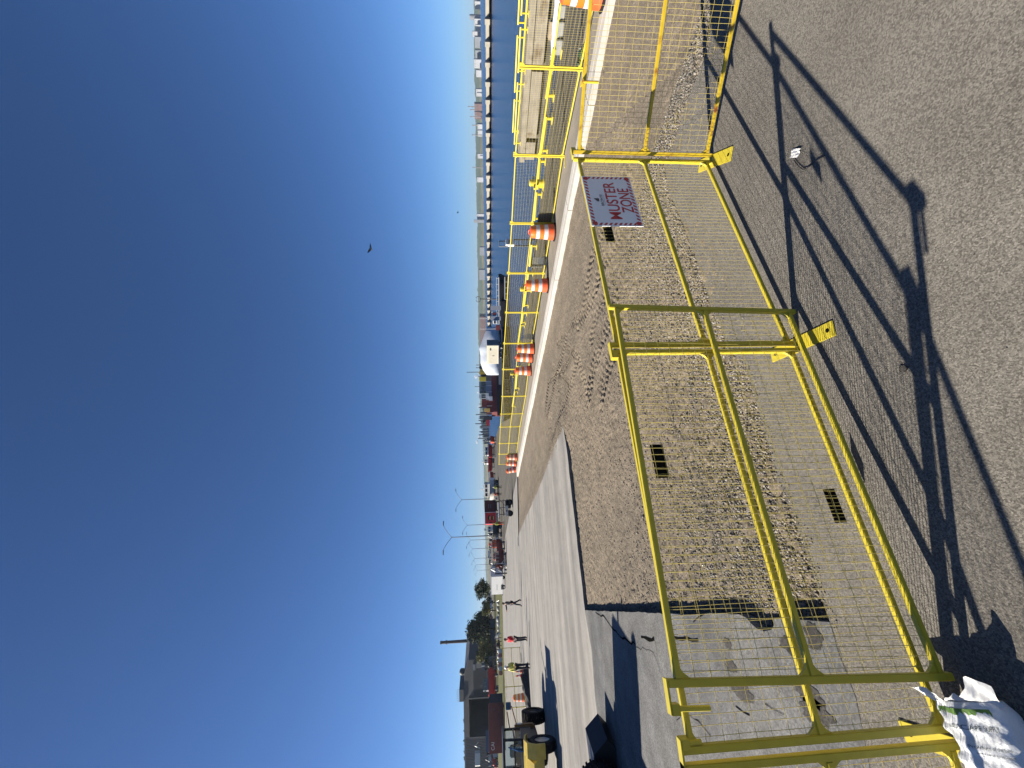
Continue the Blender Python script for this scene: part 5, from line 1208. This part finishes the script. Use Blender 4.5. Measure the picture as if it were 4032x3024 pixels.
# machine, backlit shade put into its black; bucket tip in frame; its body throws the long shadow
p = W(2424, 2975); t = thing('skid_loader', 'backlit dark machine cut off by the photo edge, its pointed bucket tip in view', 'loader', (p.x, p.y, 0), R(4))
k = MB(); k.prism([(.42, .2), (.2, .0), (-.5, .02), (-.6, .45), (.1, .52)], .75, Matrix.Translation((0, .3, 0))); k.build('bucket', m_blackp, t)
for x, y in ((-.42, -.15), (-3.0, -.15), (-3.0, -2.1), (-.9, -2.1)): wheel(t, (x, y, .42), .42, .3, tread=True)
k = MB(); k.rbox((-2.9, -1.1, 1.1), (2.8, 2.1, 1.4), .08); k.bar((-.42, -.15, .42), (-1.8, -.4, .8), .25); k.bar((-.9, -2.1, .42), (-1.8, -1.9, .8), .25); k.build('body', m_dgrey, t)
k = MB(); k.rbox((-2.6, -.9, 2.4), (1.6, 1.5, 1.4), .06); k.build('cab', m_blackp, t); k = MB(); k.box((-1.79, -.9, 2.5), (.02, 1.1, .9)); k.box((-2.6, -1.66, 2.5), (1.1, .02, .8)); k.build('window', m_glass, t)
k = MB(); k.bar((-2.4, -.05, 1.6), (-.9, .25, 1.0), .14, .18); k.bar((-.9, .25, 1.0), (-.5, .3, .4), .14, .18); k.build('lift_arm', m_dgrey, t)
k = MB(); k.tube([(-2.2, -.6, 3.1), (-2.2, -.6, 3.5)], .05, 8); k.sphere((-2.0, -1.5, 3.2), .14); k.build('beacon', m_orange, t)

# ================================================================== ON THE WATER
def wbox(y0, y1, x0, x1, dep):
    """local frame of a floating thing: origin on the water below its middle"""
    yc = (y0 + y1) / 2; p = at((x0 + x1) / 2, yc, dep); p.z = WZ; return p, facing(p), dep / F
def hgt_px(x, y, dep): return ((1886 + .0169 * y) - x) * dep / F + H - WZ       # height above the water
# long work float carrying the trailer
p, rz, mp_ = wbox(1285, 1702, 1981, 2009, 70); t = thing('work_float', 'long low dark work float moored at the end of the slip', 'barge', p, rz); L_ = 417 * mp_
k = MB(); k.rbox((0, 2.2, .7), (L_, 4.4, 1.3), .06); k.build('pontoon', mat('tarred_steel', (.02, .022, .026), .6, var=.4), t); k = MB(); k.box((0, 2.2, 1.375), (L_ * .995, 4.3, .03)); k.build('deck', m_dgrey, t)
for i in range(9):
    k = MB(); k.tube([(L_ * (i / 9 - .44), -.12, 1.25), (L_ * (i / 9 - .44), -.12, .4)], .2, 10); k.build('fender', m_rub, t)
k = MB(); k.rbox((L_ * .1, .4, 1.6), (L_ * .55, .25, .2), .03); k.rbox((L_ * .1, .8, 1.85), (L_ * .3, .5, .6), .05); k.build('bulwark', m_grey, t)
zt_ = WZ + 1.39
y_, d_t = 1396, 70.; p = at(1960, y_, d_t); p.z = zt_; mq = d_t / F; t = thing('box_truck_trailer', 'cream sided ribbed box trailer on wheels standing on the work float', 'trailer', p, facing(p) - R(28)); hB = (1973 - 1913) * mq; LB_ = 72 * mq / math.cos(R(28)); BB = 2.3
k = MB(); k.rbox((0, BB / 2 - .1, .62 + (hB - .62) / 2 + .1), (LB_, BB, hB - .62), .04); k.build('body', m_offw, t)
k = MB(); k.box((LB_ / 2 + .02, BB / 2 - .1, .72 + (hB - .62) / 2), (.05, BB * .98, hB - .65))
for i in range(7): k.box((LB_ / 2 + .05, BB * (i + .5) / 7 - .1, .72 + (hB - .62) / 2), (.06, .1, hB - .75))
k.build('ribbed_end', m_grey, t)
k = MB()
for i in range(8): k.box((-.08 * LB_, -.118, .9 + (hB - 1.1) * (i + .5) / 8) if i else (-.08 * LB_, -.118, .86), (.76 * LB_, .012, .03))
k.build('panel_line', m_steel, t); k = MB(); k.box((.3 * LB_, -.12, hB * .8), (.12 * LB_, .02, .22)); k.box((-.05 * LB_, -.12, hB * .62), (.02 * LB_, .02, .4)); k.build('decal', m_blackp, t)
for x in (-.38, -.16, .34):
    wheel(t, (x * LB_, .0, .3), .3, .22); wheel(t, (x * LB_, BB - .25, .3), .3, .22)
k = MB(); k.box((0, BB / 2, .66), (LB_ * .96, BB * .7, .14)); k.build('chassis', m_blackp, t)
# shrink wrapped boat behind the trailer
dp_ = 96.; p = at(1945, 1385, dp_); p.z = WZ; t = thing('shrink_wrapped_boat', 'big boat wrapped in white plastic behind the cream trailer', 'boat', p, facing(p)); mq = dp_ / F
ol = [(1289, 1917), (1306, 1911), (1320, 1905), (1338, 1899), (1352, 1894), (1364, 1889), (1374, 1886), (1386, 1889), (1400, 1891), (1416, 1891), (1428, 1891), (1442, 1896), (1456, 1901), (1466, 1908), (1476, 1916)]
k = MB(); secs = []; rr = random.Random(3)
for y, x in ol:
    xx = (1385 - y) * mq; zt2 = hgt_px(x, y, dp_); s = 1 - abs((y - 1385) / 100) ** 3 * .55
    secs.append([(xx, q * 2.6 * s * (1 + rr.uniform(-.06, .06)), z) for q, z in ((-.8, .9), (-1, zt2 * .45), (-.75, zt2 * .72), (-.3, zt2 * .93), (0, zt2), (.3, zt2 * .93), (.75, zt2 * .72), (1, zt2 * .45), (.8, .9))])
loft(k, secs); k.build('wrapping', m_tarp, t, True)
k = MB(); k.rbox((0, 0, .5), (11, 4, 1.2), .2); k.build('hull', m_blackp, t)
# grey and red workship
dp_ = 100.; p = at(1960, 1550, dp_); p.z = WZ; rz = facing(p); mq = dp_ / F; t = thing('work_ship', 'workship with oxblood hull, grey cabin block and white wheelhouse front', 'ship', p, rz)
X = lambda y: (1550 - y) * mq
def sb(k, y0, y1, x0, x1, yy0=0, yy1=4): k.b2((X(y1), yy0, hgt_px(x1, 1550, dp_)), (X(y0), yy1, hgt_px(x0, 1550, dp_))); return k
k = MB(); loft(k, [[(X(1640) + (X(1455) - X(1640)) * s, y * (1 - max(0, (abs(s - .5) - .38) / .12) ** 2 * .6) + 2.5, z) for y, z in ((-2.5, 3.1), (-2.5, 1.9), (-2.2, -.3), (2.2, -.3), (2.5, 1.9), (2.5, 3.1))] for s in np.linspace(0, 1, 11)]); k.build('hull', m_dred, t, 'auto')
k = MB(); k.b2((X(1636), -.12, .2), (X(1462), -.02, 1.7)); k.build('lower_hull_band', m_blackp, t)  # black band along the lower hull
k = MB(); sb(k, 1501, 1548, 1887, 1912); k.build('upper_cabin', m_grey, t); k = MB(); sb(k, 1501, 1574, 1912, 1937, .1, 4); k.build('lower_cabin', mat('slate_blue_paint', (.16, .19, .25), .6), t)
for y0, y1, x0, x1 in ((1503, 1517, 1895, 1912), (1522, 1533, 1894, 1906), (1538, 1547, 1896, 1912)):
    k = MB(); sb(k, y0, y1, x0, x1, -.06, .05); k.build('window', m_glass, t)
k = MB(); sb(k, 1547, 1566, 1912, 1924, -.4, 4.1); sb(k, 1551, 1568, 1886, 1895, -.4, 4.1); sb(k, 1560, 1577, 1924, 1938, -.5, 4); 
for y in (1550, 1558, 1566): sb(k, y, y + 1.6, 1895, 1912, -.3, -.1)
k.build('wheelhouse', m_white, t); k = MB(); sb(k, 1550, 1566, 1896, 1912, -.05, 3.9); k.build('window', m_glass, t)
k = MB(); sb(k, 1570, 1602, 1896, 1938, .6, 4); k.build('stack_housing', m_dred, t); k = MB(); sb(k, 1602, 1632, 1914, 1938, .8, 3.6); k.build('aft_house', m_dred, t)
for y in (1517.5, 1541.5, 1597, 1624):
    k = MB(); sb(k, y, y + 1.3, 1913 if y < 1560 else 1916, 1937, -.05, .12); k.build('post', m_white, t)
for y, x in ((1520, 1868), (1590, 1884), (1479, 1880)):
    k = MB(); k.tube([(X(y), 2, hgt_px(1890, y, dp_) - .4), (X(y), 2, hgt_px(x, y, dp_))], .09, 6); k.build('mast', m_dgrey, t)
k = MB(); k.rbox((X(1614), .6, hgt_px(1918, 1614, dp_)), (.9, .6, 1.5), .1); k.build('winch', m_amber, t)
k = MB(); sb(k, 1640, 1654, 1902, 1936, 1, 3); k.build('bow_gear', m_dgrey, t); k = MB(); sb(k, 1652, 1676, 1914, 1925, 1, 3); k.build('orange_cover', m_brightred, t); k = MB(); k.bar((X(1640), 2, hgt_px(1925, 1640, dp_)), (X(1664), 2, hgt_px(1900, 1664, dp_)), .5); k.build('boom', m_blackp, t)
# yellow gantry machine seen over the wrapped boat
dp_ = 118.; p = at(1960, 1464, dp_); p.z = WZ; t = thing('yellow_gantry', 'yellow and black gantry machine with thin stacks above the wrapped boat', 'crane', p, facing(p)); mq = dp_ / F; X = lambda y: (1464 - y) * mq
k = MB(); k.b2((X(1500), 0, 0), (X(1432), 3, hgt_px(1913, 1464, dp_))); k.build('base', m_dgrey, t)
for y0, y1, x0, x1, m_ in ((1428, 1440, 1892, 1914, m_ly), (1440, 1452, 1887, 1914, m_blackp), (1452, 1461, 1890, 1914, m_ly), (1461, 1474, 1886, 1916, m_ly), (1474, 1482, 1892, 1916, m_blackp), (1482, 1500, 1886, 1914, m_yellow)):
    k = MB(); k.rbox(((X(y0) + X(y1)) / 2, 1.2, (hgt_px(x0, y0, dp_) + hgt_px(x1, y0, dp_)) / 2), (X(y0) - X(y1), 2.4, hgt_px(x0, y0, dp_) - hgt_px(x1, y0, dp_)), .1); k.build('block', m_, t)
for y, x in ((1436, 1874), (1447, 1873), (1464, 1837)):
    k = MB(); k.tube([(X(y), 1, hgt_px(1892, y, dp_)), (X(y), 1, hgt_px(x, y, dp_))], .11, 6); k.build('stack', m_blackp, t)
# black hulled barge and the dock float before it
p, rz, mp_ = wbox(1080, 1275, 1970, 1990, 83); t = thing('black_barge', 'black hulled barge with a white deck rail moored beyond the dock fence', 'barge', p, rz); L_ = 195 * mp_
k = MB(); loft(k, [[(L_ * (s - .5) - (z < .5) * .6 * (s > .9), y * (1 - max(0, (s - .8) / .2) ** 2 * .7) + 2, z * (1 + .18 * max(0, s - .75))) for y, z in ((-2, 1.35), (-2, .8), (-1.8, -.3), (1.8, -.3), (2, .8), (2, 1.35))] for s in np.linspace(0, 1, 11)]); k.build('hull', m_blackp, t, 'auto')
k = MB(); k.b2((-L_ / 2, -.03, 1.36), (L_ * .42, .1, 1.5)); k.build('deck_edge', m_white, t); k = MB()
for i in range(9): k.bar((-L_ / 2 + L_ * .9 * i / 8, .2, 1.4), (-L_ / 2 + L_ * .9 * i / 8, .2, 2.0), .06)
k.bar((-L_ / 2, .2, 2.0), (L_ * .42, .2, 1.9), .06); k.build('railing', m_white, t)
p, rz, mp_ = wbox(1090, 1180, 1988, 2001, 73); t = thing('dock_float', 'low pale dock float in front of the black barge', 'float', p, rz); k = MB(); k.rbox((0, 1, .35), (90 * mp_, 2, .6), .08); k.build('float_body', m_lgrey, t)
for i in range(4):
    k = MB(); k.box((90 * mp_ * (i / 4 - .37), -.02, .4), (.8, .06, .3)); k.build('opening', m_blackp, t)
p, rz, mp_ = wbox(1186, 1300, 1930, 1985, 80); t = thing('spud_barge', 'work barge with two tall grey panels, red engine and white cabin', 'barge', p, rz); X = lambda y: (1243 - y) * mp_; hh_ = lambda x: hgt_px(x, 1243, 80)
k = MB(); k.rbox((0, 2, hh_(1972) / 2), (114 * mp_, 4, hh_(1972)), .1); k.build('pontoon', m_blackp, t)
for y0, y1 in ((1205, 1222), (1246, 1261)):
    k = MB(); k.b2((X(y1), .2, hh_(1972)), (X(y0), .5, hh_(1931))); k.build('panel', mat('panel_grey', (.2, .22, .27), .7), t)
k = MB(); k.rbox((X(1237), .8, (hh_(1939) + hh_(1955)) / 2), (12 * mp_, 1, hh_(1939) - hh_(1955)), .05); k.build('engine', m_dred, t)
k = MB(); k.rbox((X(1268), .8, (hh_(1940) + hh_(1958)) / 2), (15 * mp_, 1.6, hh_(1940) - hh_(1958)), .1); k.build('cabin', m_white, t); k = MB(); k.b2((X(1274), -.04, hh_(1950)), (X(1264), .06, hh_(1944))); k.build('window', m_glass, t)
k = MB(); k.rbox((X(1290), 1, hh_(1960)), (20 * mp_, 1.8, .9), .05); k.build('deck_box', m_dred, t)
for y, x in ((1254, 1887), (1295, 1888), (1229, 1935)):
    k = MB(); k.tube([(X(y), .8, hh_(1972)), (X(y), .8, hh_(x))], .06, 6); k.build('mast', m_steel, t)
p = at(1975, 1178, 90); p.z = WZ; t = thing('davit_lamp', 'dark post with two curled arms beside the black barge', 'lamp post', p, facing(p)); hq = hgt_px(1874, 1178, 90); k = MB(); k.tube([(0, 0, 0), (0, 0, hq * .86)], .12, 8); k.build('post', m_dgrey, t)
for s in (-1, 1):
    k = MB(); k.tube([(0, 0, hq * .84), (s * .5, 0, hq * .86), (s * .65, 0, hq * .93), (s * .4, 0, hq * 1.0), (s * .15, 0, hq * .98)], .08, 6); k.build('arm', m_dgrey, t)
# breakwater with buttresses
bw1 = W(1936, -120, WZ); bw0 = W(1932.5, 1340, WZ); d = bw1 - bw0; LBW = d.length; t = thing('breakwater', 'long pale concrete breakwater with square buttresses across the harbour', 'breakwater', bw0, math.atan2(d.y, d.x)); dn = d.normalized()
ys = [y * .3165 for y in (-60, 258, 535, 790, 1030, 1250, 1462)] + [500 + y * .3165 for y in (75, 260, 437, 600, 755, 910, 1050, 1180, 1305, 1420, 1530)] + [1000 + y * .2712 for y in (60, 185, 305, 410, 515, 615, 710, 800, 885, 975, 1055)]
def bw_s(y):
    r_ = ray(1934, y); den = r_.x * dn.y - r_.y * dn.x; tt = (bw0.x * dn.y - bw0.y * dn.x) / den; q = EYE + r_ * tt - bw0; return q.dot(dn)
m_bwc = mat('breakwater_concrete', (.27, .25, .205), .9, var=.12, scale=.6)
k = MB(); k.b2((0, .0, .95), (LBW + 60, 4, 2.25)); k.build('deck', m_bwc, t); k = MB(); k.b2((0, 1.6, -1), (LBW + 60, 3.8, .94)); k.build('lower_wall', mat('recess_shade', (.012, .012, .012), .9), t)  # near-black lower wall: shade of the recess under the deck put into its colour
ss = [bw_s(y) for y in ys]
for i, s in enumerate(ss):
    wd = abs(ss[min(i + 1, len(ss) - 1)] - ss[max(i - 1, 0)]) / (2 if 0 < i < len(ss) - 1 else 1) * .24; k = MB(); k.box((s, -.6, 1.62), (wd, 3., 1.9)); k.build('buttress', m_bwc, t)
    k = MB(); k.box((s, .3, .2), (wd * .7, 1.6, 1.6)); k.build('pile', m_blackp, t)
# ---- far shore: buildings, tanks, stacks
m_fw = mat('far_white', (.26, .27, .29), .8, var=.1, scale=.05); m_fg = mat('far_grey', (.13, .145, .165), .8, var=.1, scale=.05); m_fr = mat('far_brown', (.10, .06, .055), .9, var=.2, scale=.05); m_roof = mat('far_roof', (.16, .15, .15), .8)
def far_building(label, y0, y1, x0, x1, m_, dep=1730, cat='building', kind='block'):
    p = at(1890, (y0 + y1) / 2, dep); hz = 1886 + .0169 * (y0 + y1) / 2; p.z = WZ; w = (y1 - y0) * dep / F; h = (hz - x0) * dep / F + H - WZ; t = thing('shore_building' if kind == 'block' else 'storage_silo', label, cat, p, facing(p) + R(-18))
    if kind == 'block':
        k = MB(); k.b2((-w / 2, -w * .2, 0), (w / 2, w * .2, h * .97)); b_ = k.build('wall', m_, t); k = MB(); k.b2((-w / 2 - .4, -w * .2 - .4, h * .97), (w / 2 + .4, w * .2 + .4, h)); k.build('roof', m_roof, t); k = MB()
        for i in range(max(2, int(w / 9))): k.box((-w / 2 + w * (i + .5) / max(2, int(w / 9)), -w * .2 - .05, h * .8), (3, .2, h * .12))
        k.build('window', m_roof, b_)
    else:
        k = MB(); k.lathe([(w / 2, 0), (w / 2, h * .86), (w * .4, h * .9), (0, h * .92)], 18); k.build('drum', m_, t, 'auto'); k = MB(); k.box((0, 0, h * .93), (w * .7, w * .7, h * .12)); k.build('top_house', m_fg, t)
for q in ((-20, 8, 1867, 1880, m_fg, 'grey shed on the far shore cut by the photo edge'), (8, 31, 1869, 1881, m_fw, 'white shed at the near end of the far shore'), (76, 97, 1867, 1881, m_fw, 'white block right beside the far silo'), (100, 119, 1872, 1882, m_fw, 'low white shed left of the far silo'),
          (126, 142, 1860, 1881, m_fw, 'tall white twin block on the far shore'), (148, 182, 1869, 1882, m_fg, 'long grey shed beside the white twin block'), (200, 228, 1871, 1882, m_fg, 'grey shed between two white far sheds'), (236, 264, 1866, 1882, m_fw, 'broad white block facing the breakwater'), (278, 300, 1874, 1886, m_fw, 'thin white shed before the wooded shore'),
          (352, 376, 1874, 1886, m_fw, 'lone white and red shed among the far trees'), (410, 462, 1868, 1891, m_fr, 'dark red steelworks hall under the thin stacks'), (490, 532, 1880, 1891, m_fw, 'low white shed beside the steelworks'), (606, 622, 1880, 1893, m_fw, 'small white block under the far woods'), (698, 716, 1878, 1892, m_fw, 'pale house on the wooded shore'),
          (842, 862, 1878, 1896, m_fw, 'white mast house on the wooded shore'), (866, 876, 1866, 1895, m_fg, 'grey tower standing above the far woods'), (972, 1004, 1888, 1900, m_fg, 'low grey shed near the middle of the far shore'), (1060, 1100, 1886, 1904, m_fg, 'pale grey dome shed beyond the black barge'), (1240, 1352, 1889, 1905, m_fr, 'long dark brown warehouse beyond the workboats')):
    far_building(q[5], *q[:5])
far_building('round grey silo with a dark top on the far shore', 60, 77, 1848, 1882, m_fg, 1730, 'silo', 'silo')
for y, x, lab in ((421, 1843, 'tallest thin stack of the far steelworks'), (433, 1852, 'short thin stack of the far steelworks'), (460, 1852, 'thin stack at the left end of the far steelworks'), (494, 1860, 'thin stack left of the far steelworks'), (532, 1859, 'thin mast above the low white far shed'), (660, 1861, 'thin mast standing above the far woods')):
    p = at(1890, y, 1720); p.z = WZ; h = (1886 + .0169 * y - x) * 1720 / F + H - WZ; t = thing('far_stack', lab, 'stack', p); k = MB(); k.lathe([(2.2, 0), (1.5, h), (0, h)], 10); k.build('shaft', m_roof, t); k = MB(); k.lathe([(1.9, h * .96), (2.1, h), (0, h + .5)], 10); k.build('cap', m_fr, t)
# refinery silhouettes with steam
m_ref = mat('refinery_steel', (.06, .075, .10), .8, var=.2, scale=.1)
t = None; rr = random.Random(8)
for lab, y0, y1, xs, sk in (('refinery block with a tall stack above the workship bow', 1604, 1646, 1893, ((1632, 1873),)), ('refinery towers beyond the turn of the dock', 1646, 1692, 1890, ((1655, 1884), (1668, 1871), (1680, 1888))), ('low refinery block beside the red lifeboats', 1692, 1744, 1896, ((1700, 1887), (1712, 1885), (1726, 1882)))):
    dep = 700.; p = at(1905, (y0 + y1) / 2, dep); p.z = WZ; mq = dep / F; hz = 1886 + .0169 * (y0 + y1) / 2; t = thing('refinery_block', lab, 'refinery', p, facing(p), 'refinery towers on the horizon'); w = (y1 - y0) * mq; h = (hz - xs) * mq + H - WZ
    for i in range(7):
        k = MB(); x = w * (i / 6 - .5); hh_ = h * rr.uniform(.6, 1.15); k.b2((x - w * .07, 0, 0), (x + w * .07, 6, hh_)); k.box((x, 3, hh_ + 1), (w * .05, 3, 2)); k.build('tower', m_ref, t)
    for y, x in sk:
        k = MB(); xx = ((y0 + y1) / 2 - y) * mq; hh_ = (hz - x) * mq + H - WZ; k.lathe([(1.2, 0), (.9, hh_), (0, hh_)], 8, (xx, -1, 0)); k.build('stack', m_ref, t)
m_steam = bpy.data.materials.new('steam'); m_steam.use_nodes = True; n = m_steam.node_tree.nodes; l = m_steam.node_tree.links
n.clear(); o_ = n.new('ShaderNodeOutputMaterial'); tr_ = n.new('ShaderNodeBsdfTransparent'); df = n.new('ShaderNodeBsdfDiffuse'); df.inputs[0].default_value = (.8, .82, .85, 1); mx = n.new('ShaderNodeMixShader'); mx.inputs[0].default_value = .35
l.new(tr_.outputs[0], mx.inputs[1]); l.new(df.outputs[0], mx.inputs[2]); l.new(mx.outputs[0], o_.inputs[0])
for i, (y, x, s, lab) in enumerate(((1600, 1887, 5, 'white steam puff rising left of the workship funnel'), (1545, 1884, 4, 'small steam puff over the workship cabin'), (1482, 1874, 7, 'white steam drifting over the yellow gantry'), (1722, 1884, 6, 'pale steam puff over the low refinery block'), (1740, 1878, 5, 'faint steam puff above the red lifeboats'))):
    dep = 720.; p = at(x, y, dep); mq = dep / F; k = MB()
    for j in range(7): k.sphere((rr.uniform(-1, 1) * s * mq, rr.uniform(-1, 1) * 2, rr.uniform(-.8, .8) * s * mq), s * mq * rr.uniform(.35, .6), 10, 6)
    o = k.build('steam_puff', m_steam, None, True); o.location = p; tag(o, lab, 'steam')
# birds
def bird(label, pts, dep, th):
    c = at(*pts['c'], dep); t = thing('bird', label, 'bird', c); q = lambda nm: at(*pts[nm], dep) - c
    k = MB(); k.tube([q('h'), q('h') * .4, Vector((0, 0, 0)), q('t')], [th * .3, th, th * .9, th * .25], 8); k.build('body', m_blackp, t, True)
    for nm in ('w1', 'w2'):
        a = q(nm); s = (q('t') - q('h')).normalized(); k = MB(); vs = []
        for f_, wd in ((0, 1.6), (.35, 1.7), (.7, 1.1), (1, .15)):
            for e in (-1, 1):
                for z in (-.08, .08): vs.append(a * f_ + s * (e * wd * th) + Vector((0, z * th * 2, 0)))
        fs = []
        for i in range(3):
            o = i * 4; fs += [(o, o + 2, o + 6, o + 4), (o + 1, o + 5, o + 7, o + 3), (o, o + 4, o + 5, o + 1), (o + 2, o + 3, o + 7, o + 6)]
        k.add(vs, fs + [(0, 1, 3, 2), (12, 14, 15, 13)]); k.build('wing', m_blackp, t)
bird('large dark bird with spread wings in the blue sky', dict(c=(1460.5, 978), h=(1455, 970), t=(1467, 985.5), w1=(1457.5, 956.5), w2=(1446.5, 996.5)), 40, .075)
bird('tiny distant bird low in the sky over the far shore', dict(c=(1802, 836), h=(1801, 840), t=(1804, 829), w1=(1799, 838), w2=(1806, 837)), 60, .05)

# ---- the air between: faint blue haze over the harbour
hm = bpy.data.materials.new('haze'); hm.use_nodes = True; n = hm.node_tree.nodes; l = hm.node_tree.links; n.clear()
o_ = n.new('ShaderNodeOutputMaterial'); pv = n.new('ShaderNodeVolumePrincipled'); pv.inputs['Color'].default_value = (.72, .84, 1, 1); pv.inputs['Density'].default_value = .00007; pv.inputs['Anisotropy'].default_value = .2; l.new(pv.outputs[0], o_.inputs['Volume'])
k = MB(); k.b2((-4600, -400, -6), (4600, 4600, 75)); o = k.build('haze', hm); o['kind'] = 'stuff'
